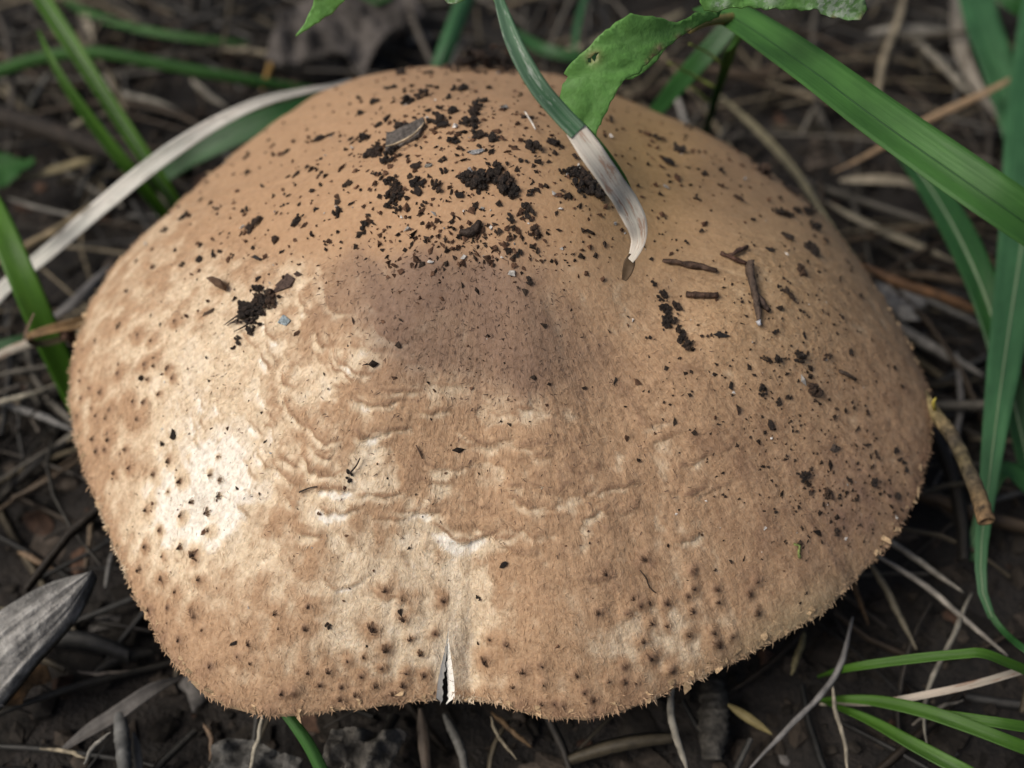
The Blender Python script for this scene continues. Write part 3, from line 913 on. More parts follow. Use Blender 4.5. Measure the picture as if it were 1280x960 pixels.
BR = (.075, .045, .030)
tag(tube('twig_fragment', cap_path([(827, 328), (860, 333), (894, 340)], .05), [.03, .05, .04], 6, coln=BR, n=9, rough=.2, seed=1), 'short brown twig fragment with a frayed end lying across the cap', 'twig')
w = empty('forked_twig', cap_path([(933, 333)])[0]); tag(w, 'flat dark brown forked twig on the cap, its tip dotted white', 'twig')
tube('shaft', cap_path([(933, 331), (937, 352), (942, 372), (945, 392), (946, 406)], .05), [.065, .06, .055, .05, .03], 6, coln=(.085, .058, .042), n=12, rough=.18, seed=2, parent=w)
tube('branch', cap_path([(940, 366), (950, 380), (960, 390)], .04), [.04, .05, .03], 6, coln=(.09, .06, .045), n=7, rough=.18, seed=3, parent=w)
tube('white_tip', cap_path([(944, 402), (947, 408)], .06), [.03, .03], 6, coln=(.45, .45, .47), n=3, rough=.3, seed=4, parent=w)
w = empty('bent_twig', cap_path([(900, 320)])[0]); tag(w, 'small bent reddish twig joined at an angle above the forked twig', 'twig')
tube('shaft', cap_path([(899, 319), (915, 326), (931, 332)], .05), [.03, .035, .03], 5, coln=(.09, .045, .03), n=7, rough=.2, seed=5, parent=w)
tube('branch', cap_path([(910, 323), (922, 316), (932, 312)], .06), [.03, .035, .03], 5, coln=(.09, .05, .035), n=6, rough=.25, seed=6, parent=w)
tag(tube('stick_fragment', cap_path([(857, 370), (876, 371), (896, 371)], .05), [.042, .045, .042], 6, coln=(.07, .04, .026), n=8, rough=.1, seed=7), 'straight stubby brown stick lying level below the frayed twig', 'twig')
tag(tube('stick_fragment', cap_path([(1047, 464), (1057, 469), (1067, 475)], .04), [.03, .03, .025], 6, coln=(.07, .05, .038), n=6, rough=.15, seed=8), 'tiny grey-brown stick lying slanted near the outer margin of the cap', 'twig')
def composite(name, label, cat, path, size, n_, seed, spread=5, kinds=('many',), part='lump', mat=None):
    random.seed(seed)
    pr = catmull(np.array(path, float)[:, :2], n_) if len(path) > 1 else np.repeat(np.array(path, float), n_, 0)
    root = empty(name, on_cap(*pr[len(pr) // 2])[0])
    inv = Matrix.Translation(root.location).inverted()
    for (x, y) in pr:
        o = put(part, random.choice(CR[random.choice(kinds)]), x + random.gauss(0, spread), y + random.gauss(0, spread), size * random.uniform(.7, 1.45), flat=1.5, mat=mat)
        if o:
            mw = o.matrix_world.copy(); o.parent = root; o.matrix_local = inv @ mw
    return tag(root, label, cat)
rc = composite('root_clump', 'clotted dark root clump with a dead leaf scrap and hair roots, beside a blue-grey chip', 'root clump', [(306, 400), (320, 390), (330, 382), (342, 368)], 22, 15, 3, 6)
for k, pth in enumerate([[(312, 396), (300, 401), (287, 409)], [(315, 400), (305, 404), (291, 405)], [(320, 402), (308, 410), (296, 416)], [(310, 392), (298, 398), (284, 408)]]):
    tube('hair_root', cap_path(pth, .06), [.016, .013, .006], 5, coln=(.045, .03, .022), n=8, parent=rc, seed=30 + k)
def flake_on(name, label, cat, x, y, size, ang, color, stretch=1.3, flat=1.0, me=None, parent=None):
    me = (me or random.choice(FL)).copy()
    me.materials.clear()
    c = me.attributes.new('col', 'FLOAT_VECTOR', 'POINT'); c.data.foreach_set('vector', np.tile(color, (len(me.vertices), 1)).astype(np.float32).ravel())
    o = put(name, me, x, y, size, ang, M['bark'], flat, 0, stretch)
    if label: tag(o, label, cat)
    if parent is not None:
        mw = o.matrix_world.copy(); o.parent = parent; o.matrix_local = Matrix.Translation(parent.location).inverted() @ mw
    return o
flake_on('leaf_scrap', None, None, 358, 354, 38, -35, (.095, .062, .048), 1.2, .8, parent=rc).scale[1] *= 1.25
flake_on('leaf_scrap', None, None, 372, 343, 14, 20, (.10, .065, .05), 1.2, .8, parent=rc)
bf = composite('bark_flake', 'large crumbling grey-brown bark flake with a pale rim on the crown of the cap', 'bark flake', [(470, 190), (485, 180), (505, 165), (530, 158), (545, 152)], 18, 11, 9, 5)
flake_on('plate', None, None, 508, 172, 84, -25, (.115, .100, .088), 1.05, .8, parent=bf, me=FL[2]).scale[1] *= 1.5
tube('pale_rim', cap_path([(487, 193), (502, 189), (518, 181), (528, 172), (535, 163)], .14), [.012, .02, .02, .015, .008], 5, coln=(.42, .33, .22), n=12, parent=bf, seed=50)
composite('black_clump', 'black crumbly elongated soil clump hanging below the straight stubby stick', 'soil clump', [(826, 384), (832, 398), (841, 410), (850, 420), (857, 431)], 14, 12, 17, 3)
composite('black_clump', 'long dark soil clump lying on the far shoulder of the cap', 'soil clump', [(966, 264), (985, 268), (1002, 264), (1016, 262)], 13, 10, 18, 2)
composite('black_clump', 'knobbly purplish-brown clump on the tan shoulder below the forked twig', 'soil clump', [(953, 446), (966, 451), (979, 448)], 11, 6, 19, 2, ('few', 'many'))
composite('soil_clot', 'darkest thick soil clot in the middle of the crown', 'soil clump', [(580, 232), (592, 226), (604, 232)], 21, 9, 23, 4)
composite('soil_clot', 'broad soil clot with pale threads next to the darkest clot', 'soil clump', [(615, 216), (625, 226), (640, 236)], 19, 9, 24, 4)
composite('soil_clot', 'soil clot with a long black tail below the large bark flake', 'soil clump', [(486, 240), (494, 228), (500, 236), (492, 262)], 16, 9, 25, 3)
composite('soil_clot', 'matted soil clot under the edge of the hanging blade', 'soil clump', [(716, 216), (730, 224), (745, 236), (752, 250)], 19, 11, 26, 4)
composite('soil_clot', 'upright soil clot above the whitish papery chip', 'soil clump', [(600, 128), (592, 142), (590, 158), (594, 172)], 17, 9, 27, 3)
flake_on('seed_husk', 'striped brown spindle-shaped seed husk on the pale flank of the cap', 'seed husk', 279, 357, 42, 33, (.16, .095, .058), 1.05, 1.6, me=CR['one'][0]).scale[1] *= .42
flake_on('seed', 'flat dark grey seed lying on the pale flank of the cap', 'seed', 323, 324, 25, 6, (.05, .045, .042), 1.1, 1.2).scale[1] *= .8
flake_on('mineral_chip', 'small blue-grey mineral chip beside the root clump', 'chip', 357, 402, 26, 25, (.36, .43, .46), 1.0, 1.0, me=FL[2]).scale[1] *= 1.5
flake_on('leaf_scrap', 'thin brown leaf scrap with a thread on the pale flank', 'leaf scrap', 262, 391, 26, -12, (.12, .08, .055), 1.1, .8).scale[1] *= .5
flake_on('bark_flake', 'smooth grey-brown bark scale lying near the hollow twig', 'bark flake', 1042, 561, 24, 0, (.11, .08, .062), 1.0, .9)
flake_on('bark_flake', 'dark slanting flake ending below the straight stubby stick', 'bark flake', 900, 419, 26, 8, (.035, .030, .027), 1.1, .9).scale[1] *= .6
flake_on('pale_chip', 'whitish papery chip lying among soil on the crown of the cap', 'chip', 597, 190, 22, -15, (.42, .42, .42), 1.2, .8)
flake_on('pale_chip', 'whitish triangular chip standing above the darkest soil clot on the crown', 'chip', 590, 216, 17, 60, (.36, .34, .34), 1.2, 1.4)
flake_on('pale_chip', 'pale speckled crumb on the crown beside the large bark flake', 'chip', 536, 208, 15, 10, (.32, .30, .26), 1.0, 1.2)
flake_on('pale_chip', 'tiny white grain on the felt near the lower edge of the dark boss', 'chip', 677, 609, 10, 10, (.62, .52, .38), 1.0, 1.2)
flake_on('pale_chip', 'tiny white grain by the root clump side of the felt', 'chip', 339, 566, 6, 10, (.7, .7, .68), 1.0, 1.2)
tag(tube('curved_scrap', cap_path([(575, 290), (585, 293), (594, 288), (600, 278)], .05), [.03, .07, .07, .03], 6, coln=(.03, .02, .015), n=10, rough=.12, seed=70), 'dark curled comma-shaped scrap below the soil heap on the crown', 'scrap')
tag(tube('moss_bit', cap_path([(990, 680), (997, 682), (996, 690), (997, 697)], .04), [.018, .02, .018, .025], 5, coln=(.20, .24, .07), n=9, rough=.3, seed=71), 'tiny green moss shred on the lower slope of the cap', 'moss')
tag(tube('hair_root', cap_path([(438, 592), (446, 582), (451, 572)], .05), [.012, .012, .008], 5, coln=(.05, .033, .025), n=8, seed=72), 'thin dark thread sticking out of a black grain on the felt', 'thread')
tag(tube('hair_root', cap_path([(798, 712), (806, 722), (810, 733), (818, 740)], .05), [.008, .012, .012, .008], 5, coln=(.05, .033, .022), n=8, seed=73), 'thin dark thread curled on the pale spotted slope', 'thread')
tag(tube('hair_root', cap_path([(376, 615), (388, 610), (398, 608)], .05), [.012, .010, .01], 5, coln=(.05, .035, .025), n=8, seed=74), 'short dark thread lying on the felt below the black grain', 'thread')
tag(tube('hair_root', cap_path([(520, 556), (524, 564), (528, 573)], .05), [.008, .014, .008], 5, coln=(.10, .06, .04), n=6, seed=75), 'short brown splinter on the felt below the dark boss', 'thread')
tag(tube('hair_root', cap_path([(655, 146), (662, 157), (668, 168)], .08), [.012, .014, .012], 5, coln=(.5, .47, .42), n=8, seed=76), 'fine whitish thread among the soil on the crown', 'thread')

# fine specks of soil: too many to count
zones = [(560, 190, 120, 70, 800), (600, 310, 80, 22, 260), (330, 270, 90, 60, 160), (1010, 540, 90, 80, 420), (940, 360, 100, 90, 260), (200, 480, 70, 110, 90),
         (850, 200, 80, 60, 170), (540, 420, 130, 80, 90), (450, 600, 160, 90, 70), (1050, 640, 50, 40, 160), (620, 640, 250, 120, 80)]
V, Fx, C = [], [], []
OC = np.array([(1, 0, 0), (-1, 0, 0), (0, 1, 0), (0, -1, 0), (0, 0, 1), (0, 0, -1.)])
OF = [(0, 2, 4), (2, 1, 4), (1, 3, 4), (3, 0, 4), (2, 0, 5), (1, 2, 5), (3, 1, 5), (0, 3, 5)]
for (zx, zy, sx, sy, num) in zones:
    for k in range(num):
        h = on_cap(rng.normal(zx, sx), rng.normal(zy, sy))
        if h is None: continue
        p, no = h
        s_ = .5 * px2cm(p) * (1.5 + rng.exponential(1.7)) * (1.5 if zy < 330 else .9)
        s_ = min(s_, .042)
        Fm = np.array(frame(no, rng.normal(0, 1, 3)))
        v = (OC * (1 + .3 * rng.normal(0, 1, (6, 1))) + .3 * rng.normal(0, 1, (6, 3))) * np.array([s_ * rng.uniform(.8, 1.7), s_, s_ * .7])
        b0 = len(V); V += list(p + no * s_ * .5 + v @ Fm.T); Fx += [tuple(b0 + q for q in f) for f in OF]
        c = np.array((.026, .018, .013)) if (zy > 300 and zx > 700) or rng.random() < .45 else np.array((.085, .046, .028))
        if rng.random() < .04: c = np.array((.45, .43, .40))
        C += [c * rng.uniform(.6, 1.6)] * 6
o = link('soil_specks', mesh_from('soil_specks', np.array(V), Fx, {'col': np.array(C)}, smooth=False), M['tuft'])
tag(o, 'fine dark soil specks dusted over the mushroom cap', 'soil', kind='stuff')

# ------------------------------------------------------------------ blades, straws, leaves
SEED = [0]
def ribbon(name, pts, widths, mat, fold=.25, n=40, face=None, parent=None, thick=.012, taper=(1, 1), twist=0.0, wav=0.0, org=None, coln=None):
    """pts (cm, 3D), widths (cm) along; cross-section folded along the midrib"""
    SEED[0] += 1
    sd_ = SEED[0] * 3.7
    P = catmull(pts, n)
    W = np.interp(np.linspace(0, 1, n), np.linspace(0, 1, len(widths)), widths)
    T = nrm(np.gradient(P, axis=0))
    L = np.r_[0, np.cumsum(np.linalg.norm(np.diff(P, axis=0), axis=1))]
    U_ = np.array([-1, -.72, -.4, -.12, .12, .4, .72, 1])
    V, A = [], []
    for i in range(n):
        fv = nrm(CAM - P[i]) * .7 + np.array([0, 0, .6]) if face is None else np.asarray(face, float)
        side = nrm(np.cross(T[i], fv)); nn = np.cross(side, T[i])
        tw = twist * (i / (n - 1) - .3) + wav * math.sin(L[i] * 1.3 + sd_)
        side, nn = side * math.cos(tw) + nn * math.sin(tw), -side * math.sin(tw) + nn * math.cos(tw)
        for u in U_:
            V.append(P[i] + side * u * W[i] / 2 + nn * (fold * (abs(u) ** 1.2) * W[i] / 2))
            A.append((u, L[i], sd_))
    nu_ = len(U_)
    V = np.array(V)
    nb = np.repeat(np.cross(nrm(np.cross(T, np.array([0, 0, 1.0]) + 0 * T)), T), nu_, 0)
    cam_n = nrm(CAM - V) * .5 + np.array([0, 0, .5])
    V2 = V - nrm(cam_n) * thick
    A = np.array(A + A)
    Fx = []
    o2 = len(V)
    for i in range(n - 1):
        for k in range(nu_ - 1):
            a = i * nu_ + k
            Fx.append((a, a + 1, a + nu_ + 1, a + nu_)); Fx.append((o2 + a, o2 + a + nu_, o2 + a + nu_ + 1, o2 + a + 1))
        for k, fl in ((0, 0), (nu_ - 1, 1)):
            a = i * nu_ + k
            q = (a, a + nu_, o2 + a + nu_, o2 + a)
            Fx.append(q if not fl else q[::-1])
    V = np.vstack([V, V2])
    if parent is not None: org = np.array(parent.location) / S
    if org is None: org = P[0]
    at_ = {'bl': A}
    if coln is not None: at_['col'] = np.tile(coln, (len(V), 1)) * (1 + .15 * fbm(A[:, 0] * 2, A[:, 1] * 1.5, sd_, 3))[:, None]
    o = link(name, mesh_from(name, V - org, Fx, at_), mat, parent)
    if parent is None: o.location = Vector(np.asarray(org) * S)
    return o

def pz(lst):
    """[(px, py, height, width in px)] -> points, widths"""
    P = [at(a, b, c) for a, b, c, _ in lst]
    return np.array(P), [w * px2cm(p) for p, (_, _, _, w) in zip(P, lst)]

def blade(lst, mat, label, cat='grass', group=None, rib=None, rib_mat=None, fold=.25, n=44, name='grass_leaf', **kw):
    P, W = pz(lst)
    root = empty(name, P[0]); tag(root, label, cat, group)
    ribbon('lamina', P, W, mat, fold, n, parent=root, **kw)
    if rib:
        kk = {k: v for k, v in kw.items() if k in ('face', 'twist', 'wav')}
        off = np.array([nrm(CAM - p) * (.016) + np.array([0, 0, .006]) for p in P])
        ribbon('midrib', P + off, [max(w * rib, .012) for w in W], rib_mat or M['midrib'], -.4, n, parent=root, thick=.02, **kk)
    return root

# wide blade arching over from the leaf to the frame's edge
blade([(880, 5, 7.2, 34), (925, 27, 7.4, 46), (1010, 85, 7.7, 54), (1100, 152, 7.9, 58), (1200, 222, 7.9, 62), (1290, 285, 7.6, 66), (1400, 370, 6.2, 66), (1500, 470, 2.5, 56)], M['green'],
      'wide smooth green grass blade slanting down beside the cap, above all others', rib=.035, rib_mat=M['groove'], fold=.34)
# tall blade with a whitish midrib, beside the hollow twig
blade([(1335, -60, 3.4, 92), (1305, 100, 3.3, 92), (1284, 260, 3.1, 92), (1263, 400, 2.8, 90), (1246, 520, 2.5, 76), (1234, 620, 2.2, 58), (1226, 690, 2.0, 42), (1229, 745, 1.8, 22), (1240, 772, 1.6, 9)], M['teal'],
      'tall bluish-green grass blade with a whitish midrib stripe behind the hollow twig', rib=.045, fold=.08)
blade([(1236, 764, 1.65, 8), (1255, 790, 1.6, 9), (1290, 818, 2.0, 10), (1360, 860, 1.0, 10), (1420, 900, .2, 10)], M['deep'], 'thin dark green stalk under the tall bluish-green blade', n=20)
blade([(1100, 160, 1.8, 16), (1135, 195, 2.2, 28), (1180, 262, 2.6, 36), (1215, 330, 2.7, 40), (1240, 395, 2.5, 38), (1262, 480, 2.0, 30), (1290, 600, 1.0, 26)], M['deep'],
      'dark green arching grass blade behind the tall bluish-green one', rib=.08, fold=.35)
blade([(1205, -60, 2.4, 40), (1225, 20, 2.2, 42), (1245, 80, 2.0, 42), (1265, 150, 1.6, 34), (1285, 230, 1.0, 26)], M['teal'], 'bluish-green blade far behind the cap crossed by a tan straw', fold=.2)
blade([(1235, -25, 3.4, 16), (1262, 0, 3.3, 26), (1300, 22, 3.0, 30)], M['deep'], 'dark green blade tip hanging over the crossing tan straw', n=16)
blade([(1210, 700, .8, 12), (1250, 590, 1.6, 20), (1300, 620, 1.2, 24)], M['deep'], 'dark green blade low behind the hollow twig end', n=18)
# twin blades and neighbours at the dead curved blade
blade([(14, -60, 4.9, 17), (50, -5, 4.6, 21), (95, 65, 4.1, 21), (147, 145, 3.3, 19), (190, 210, 2.5, 18), (228, 270, 1.4, 16), (252, 315, .3, 13)], M['bright'],
      'longer of two bright green blades crossing the round green stem', rib=.10, fold=.45)
blade([(48, 38, 4.6, 2), (60, 66, 4.5, 9), (86, 112, 4.0, 15), (128, 170, 3.2, 17), (170, 222, 2.4, 16), (215, 282, 1.2, 14), (245, 322, .3, 12)], M['bright'],
      'shorter pointed one of two bright green blades crossing the round green stem', fold=.4)
blade([(-60, 170, 4.2, 22), (-5, 270, 4.0, 28), (25, 340, 3.6, 32), (55, 410, 2.8, 34), (85, 475, 1.8, 32), (115, 540, .8, 26)], M['bright'],
      'bright green flat blade running under the cap beside the curled dead petiole', fold=.15)
blade([(-30, 100, 1.7, 15), (0, 84, 1.9, 15), (60, 66, 2.2, 15), (120, 62, 2.3, 15), (190, 74, 2.1, 15), (260, 88, 1.8, 14), (330, 100, 1.4, 12), (400, 112, .8, 10)], M['green'],
      'round green stem arching behind the curved dead blade', fold=-.9, thick=.08)
blade([(60, -20, 1.0, 10), (100, 12, 1.1, 10), (150, 30, 1.2, 12), (200, 42, 1.2, 11), (260, 50, 1.0, 10), (310, 54, .7, 7)], M['green'], 'slender green blade lying beyond the round green stem', n=24)
blade([(-60, 440, 1.4, 17), (0, 366, 2.0, 18), (60, 316, 2.7, 19), (130, 256, 3.4, 20), (200, 200, 4.1, 22), (260, 160, 4.3, 21), (320, 130, 4.4, 17), (370, 116, 4.3, 12), (412, 108, 4.1, 7), (440, 100, 3.7, 4)], M['paleblade'],
      'curved pale grey dead grass blade lying along the shoulder of the cap', fold=.25, n=60)
blade([(200, 225, 1.6, 16), (240, 195, 2.1, 30), (300, 165, 2.5, 34), (360, 140, 2.7, 26), (420, 118, 2.6, 12)], M['deep'], 'dark green leaf blade just under the curved dead blade', fold=.2)
tag(tube('dark_stick', pz([(-40, 132, 1.7, 1), (30, 152, 1.8, 1), (90, 172, 1.8, 1), (160, 196, 1.7, 1), (240, 215, 1.5, 1)])[0], [.24, .22, .20, .16], 8, coln=(.022, .016, .011), n=20, rough=.06, seed=81), 'dark brown stick lying behind the two bright green blades', 'stick')
blade([(-40, 470, 1.6, 10), (0, 442, 1.9, 11), (40, 426, 2.1, 12), (80, 412, 2.2, 12), (130, 400, 2.0, 10)], M['straw_y'] if 'straw_y' in M else M['dryblade'], 'yellowish dry stalk ending at the curled dead petiole', n=20, fold=-.6)
blade([(-40, 445, 1.4, 12), (0, 432, 1.5, 13), (30, 424, 1.5, 12), (70, 416, 1.4, 8)], M['deep'], 'short dark green blade just above the yellowish dry stalk', n=16)
cu = empty('curled_petiole', at(100, 408, 2.9)); tag(cu, 'curled brown dead petiole with a hooked tip touching the cap flank', 'dead leaf')
ribbon('strip', *pz([(118, 400, 2.9, 14), (95, 406, 3.0, 15), (65, 412, 3.1, 13), (42, 419, 3.1, 11), (34, 424, 3.0, 9)]), M['straw'], .5, 22, parent=cu, coln=(.24, .15, .07))
ribbon('strip', *pz([(34, 424, 3.0, 9), (45, 430, 2.8, 9), (65, 428, 2.7, 9), (90, 420, 2.6, 9), (110, 415, 2.6, 9)]), M['straw'], .5, 22, parent=cu, coln=(.09, .075, .035))
ribbon('hook', *pz([(32, 426, 3.0, 8), (34, 415, 3.3, 7), (38, 404, 3.6, 5), (43, 392, 3.9, 3)]), M['straw'], .5, 14, parent=cu, coln=(.14, .10, .07))
tube('node', [at(80, 414, 3.0), at(84, 424, 2.9)], [.09, .10], 7, coln=(.10, .05, .028), n=5, rough=.25, parent=cu, seed=88)
tube('stub', [at(86, 415, 2.9), at(93, 430, 2.6), at(98, 440, 2.4)], [.09, .08, .05], 7, coln=(.12, .06, .03), n=6, rough=.2, parent=cu, seed=89)

# withered blade hanging over the cap
hb = empty('hanging_grass_leaf', at(618, -20, 9.2)); tag(hb, 'narrow waxy blade with a withered white tip hanging over the cap', 'grass')
tipz = [on_cap(795, 300)[0][2] + .75, on_cap(786, 350)[0][2] + .25]
PB, WB = pz([(616, -30, 9.3, 9), (627, 10, 9.2, 13), (645, 60, 9.0, 20), (672, 108, 8.7, 24), (700, 142, 8.45, 25), (722, 165, 8.3, 25)])
ribbon('lamina', PB, WB, M['waxy'], .25, 40, parent=hb)
PB2, WB2 = pz([(719, 162, 8.31, 27), (743, 196, 8.1, 31), (766, 229, 7.75, 30), (784, 256, 7.4, 30), (796, 281, 7.15, 31), (798, 300, 6.95, 28), (793, 316, 6.8, 19), (788, 325, 6.7, 10)])
ribbon('withered_tip', PB2, WB2, M['witheredtip'], .10, 44, parent=hb, twist=-.25)
PB3, WB3 = pz([(722, 150, 8.36, 6), (737, 166, 8.24, 8), (757, 190, 8.06, 8), (778, 220, 7.74, 7), (792, 246, 7.45, 3)])
ribbon('green_margin', PB3, WB3, M['green'], .2, 24, parent=hb)
PB4, WB4 = pz([(791, 318, 6.77, 9), (787, 329, 6.64, 15), (784, 340, 6.53, 13), (780, 350, 6.42, 6)])
ribbon('brown_curl', PB4, WB4, M['straw'], .25, 16, parent=hb, coln=(.085, .055, .03))
blade([(590, -30, 3.0, 22), (575, 10, 2.9, 22), (560, 50, 2.7, 22), (545, 90, 2.2, 20), (530, 130, 1.2, 16)], M['teal'], 'bluish-green stem rising close behind the crest of the cap', fold=-.7, thick=.08)
blade([(735, -20, 1.6, 7), (722, 30, 1.6, 8), (718, 60, 1.5, 8), (716, 80, 1.2, 7)], M['teal'], 'thin bluish-green stalk standing behind the green toothed leaf', n=16)
blade([(640, 40, 1.4, 14), (680, 62, 1.6, 16), (730, 72, 1.5, 14), (780, 70, 1.2, 8)], M['deep'], 'dark green blade lying low behind the hanging waxy blade', n=20)
blade([(935, 5, 5.6, 22), (905, 42, 5.2, 26), (870, 82, 4.6, 27), (838, 118, 3.8, 24), (805, 160, 2.6, 20)], M['deep'], 'short dark green blade descending behind the cap under the toothed leaf', fold=.2)
st = blade([(930, 20, 7.0, 16), (915, 50, 6.4, 15), (905, 80, 5.4, 13), (893, 115, 4.2, 12), (880, 160, 2.6, 12), (865, 210, .5, 12)], M['green'], 'green leaf stalk standing behind the cap and carrying the toothed leaves', cat='leaf stalk', name='leaf_stalk', fold=-.8, thick=.06)
for pp in ([(905, 82, 5.4), (885, 66, 5.7), (862, 55, 6.2)], [(895, 110, 4.4), (870, 96, 4.6), (835, 78, 5.2)], [(888, 128, 3.6), (868, 112, 3.8), (850, 98, 4.0)]):
    tube('tendril', [at(*q) for q in pp], [.025, .022, .018], 6, coln=(.16, .20, .04), n=8, parent=st, mat=M['straw'])

# green toothed leaves
def sheet(name, poly, zf, mat, holes=(), veins=(), step=5, tooth=0, parent=None, thick=.015, dry=(), white=(), bulge=.03, tooth_edges=None, coln=None, org=None, relief=0.0):
    poly = [np.array(p, float) for p in poly]
    pts = []
    for i, p in enumerate(poly):
        q = poly[(i + 1) % len(poly)]
        d = q - p; L = np.linalg.norm(d); m_ = max(1, int(L / step))
        nn = np.array([d[1], -d[0]]) / max(L, 1e-6)
        for k in range(m_):
            t = k / m_
            amp = tooth * ((L * t % 14) / 14 - .3) if tooth and L > 14 else 0
            pts.append(p + d * t + nn * (amp + rng.normal(0, .35)))
    nb = len(pts)
    cons = [(i, (i + 1) % nb) for i in range(nb)]
    A = np.array(pts); lo, hi = A.min(0), A.max(0)
    for gx_ in np.arange(lo[0], hi[0], step):
        for gy_ in np.arange(lo[1], hi[1], step):
            pts.append(np.array([gx_ + rng.uniform(-1, 1), gy_ + rng.uniform(-1, 1)]))
    vs, es, fs, ov, oe, of = delaunay_2d_cdt([Vector(p) for p in pts], cons, [], 1, .05)
    vs = np.array([v[:] for v in vs])
    def inside(p, pg):
        c = False
        for i in range(len(pg)):
            (x1, y1), (x2, y2) = pg[i], pg[i - 1]
            if (y1 > p[1]) != (y2 > p[1]) and p[0] < (x2 - x1) * (p[1] - y1) / (y2 - y1) + x1: c = not c
        return c
    tr = [f for f in fs if not any(inside(vs[list(f)].mean(0), h) for h in holes)]
    used = sorted({i for f in tr for i in f}); mp = {v: k for k, v in enumerate(used)}
    vs = vs[used]; tr = [tuple(mp[i] for i in f) for f in tr]
    P = np.array([at(x, y, zf(x, y)) for x, y in vs])
    vd = np.full(len(vs), 99.0)
    for (a, b_) in veins:
        a, b_ = np.array(a, float), np.array(b_, float)
        t = np.clip(((vs - a) @ (b_ - a)) / ((b_ - a) @ (b_ - a)), 0, 1)
        vd = np.minimum(vd, np.linalg.norm(vs - (a + t[:, None] * (b_ - a)), axis=1))
    upv = np.array([0, -.3, 1.0])
    P = P + upv * (bulge * (1 - np.exp(-(vd / 9) ** 2)))[:, None] + upv * (relief * fbm(vs[:, 0] * .06, vs[:, 1] * .06, 3.3, 3))[:, None]
    eb = np.array([min(np.linalg.norm(v - A, axis=1)) for v in vs])
    dr = np.zeros(len(vs)); wh = np.zeros(len(vs))
    for (x, y, s_) in dry: dr = np.maximum(dr, np.exp(-((vs[:, 0] - x) ** 2 + (vs[:, 1] - y) ** 2) / s_ ** 2))
    for h in holes:
        hc = np.mean(h, 0); dr = np.maximum(dr, .8 * np.exp(-((vs - hc) ** 2).sum(1) / 9 ** 2))
    for (x, y, s_) in white: wh = np.maximum(wh, np.exp(-((vs[:, 0] - x) ** 2 + (vs[:, 1] - y) ** 2) / s_ ** 2))
    V = np.vstack([P, P - nrm(upv) * thick])
    k0 = len(P)
    Fx = [f for f in tr] + [tuple(k0 + i for i in f[::-1]) for f in tr]
    ec = {}
    for f in tr:
        for i in range(3):
            e = (f[i], f[(i + 1) % 3]); ec[e] = 1
    for (a, b_) in ec:
        if (b_, a) not in ec: Fx.append((b_, a, a + k0, b_ + k0))
    o3 = np.array(parent.location) / S if parent is not None else P.mean(0)
    att = {'vein': np.tile(np.exp(-(vd / 2.2) ** 2), 2), 'dry': np.tile(np.clip(dr, 0, 1), 2), 'white': np.tile(np.clip(wh, 0, 1), 2)}
    if coln is not None:
        cn = np.tile(coln, (len(P), 1)) * (1 + .35 * fbm(vs[:, 0] * .03, vs[:, 1] * .03, 6, 3))[:, None]
        cn = cn * (1 - .75 * np.clip(dr, 0, 1))[:, None]  # dead leaves: the dry mask only darkens the colour in spots
        att['col'] = np.vstack([cn, cn * .7])
    o = link(name, mesh_from(name, V - o3, Fx, att), mat, parent)
    if parent is None: o.location = Vector(o3 * S)
    return o

lf = empty('toothed_leaf', at(895, 25, 7.6)); tag(lf, 'green toothed leaf with a small hole and browned edge drooping over the cap', 'leaf')
leaf_poly = [(902, 14), (868, 20), (846, 30), (815, 24), (788, 20), (770, 30), (748, 48), (728, 66), (712, 84), (705, 92), (710, 95), (703, 108), (699, 124), (703, 133), (720, 150), (733, 160), (744, 172), (749, 158),
             (751, 157), (759, 140), (767, 124), (776, 108), (783, 100), (798, 94), (808, 82), (822, 68), (840, 56), (852, 46), (872, 34), (898, 24)]
def zleaf(x, y): return 8.55 + (x - 740) * -.0028 - (y - 60) * .0085 - .000028 * (x - 790) ** 2
sheet('lamina', leaf_poly, zleaf, M['leaf'], holes=[[(734, 75), (741, 69), (748, 67), (749, 70), (742, 75), (736, 77)]],
      veins=[((900, 20), (740, 165)), ((846, 36), (736, 62)), ((800, 72), (770, 35)), ((790, 84), (706, 98)), ((762, 112), (730, 70)), ((752, 118), (732, 155))][1:] + [((860, 34), (768, 66)), ((768, 66), (738, 104)), ((751, 80), (742, 130))],
      tooth=1.6, parent=lf, dry=[(824, 62, 5), (817, 73, 5), (810, 81, 3), (848, 48, 4), (862, 40, 4), (768, 116, 2)], bulge=.045, relief=.03)
sheet('back_lobe', [(838, 52), (820, 78), (805, 92), (790, 100), (776, 100), (790, 84), (812, 62)], lambda x, y: zleaf(x, y) - .35, M['leaf'], parent=lf, veins=[((835, 55), (785, 95))], bulge=.05)
tube('petiole', [at(862, 38, 7.75), at(885, 27, 7.6), at(925, 22, 7.2)], [.05, .07, .10], 7, coln=(.14, .12, .04), n=10, parent=lf, mat=M['straw'])
l2 = empty('mildewed_leaf', at(880, 0, 8.6)); tag(l2, 'pale green toothed leaf with a whitish mildewed lobe over the wide blade', 'leaf')
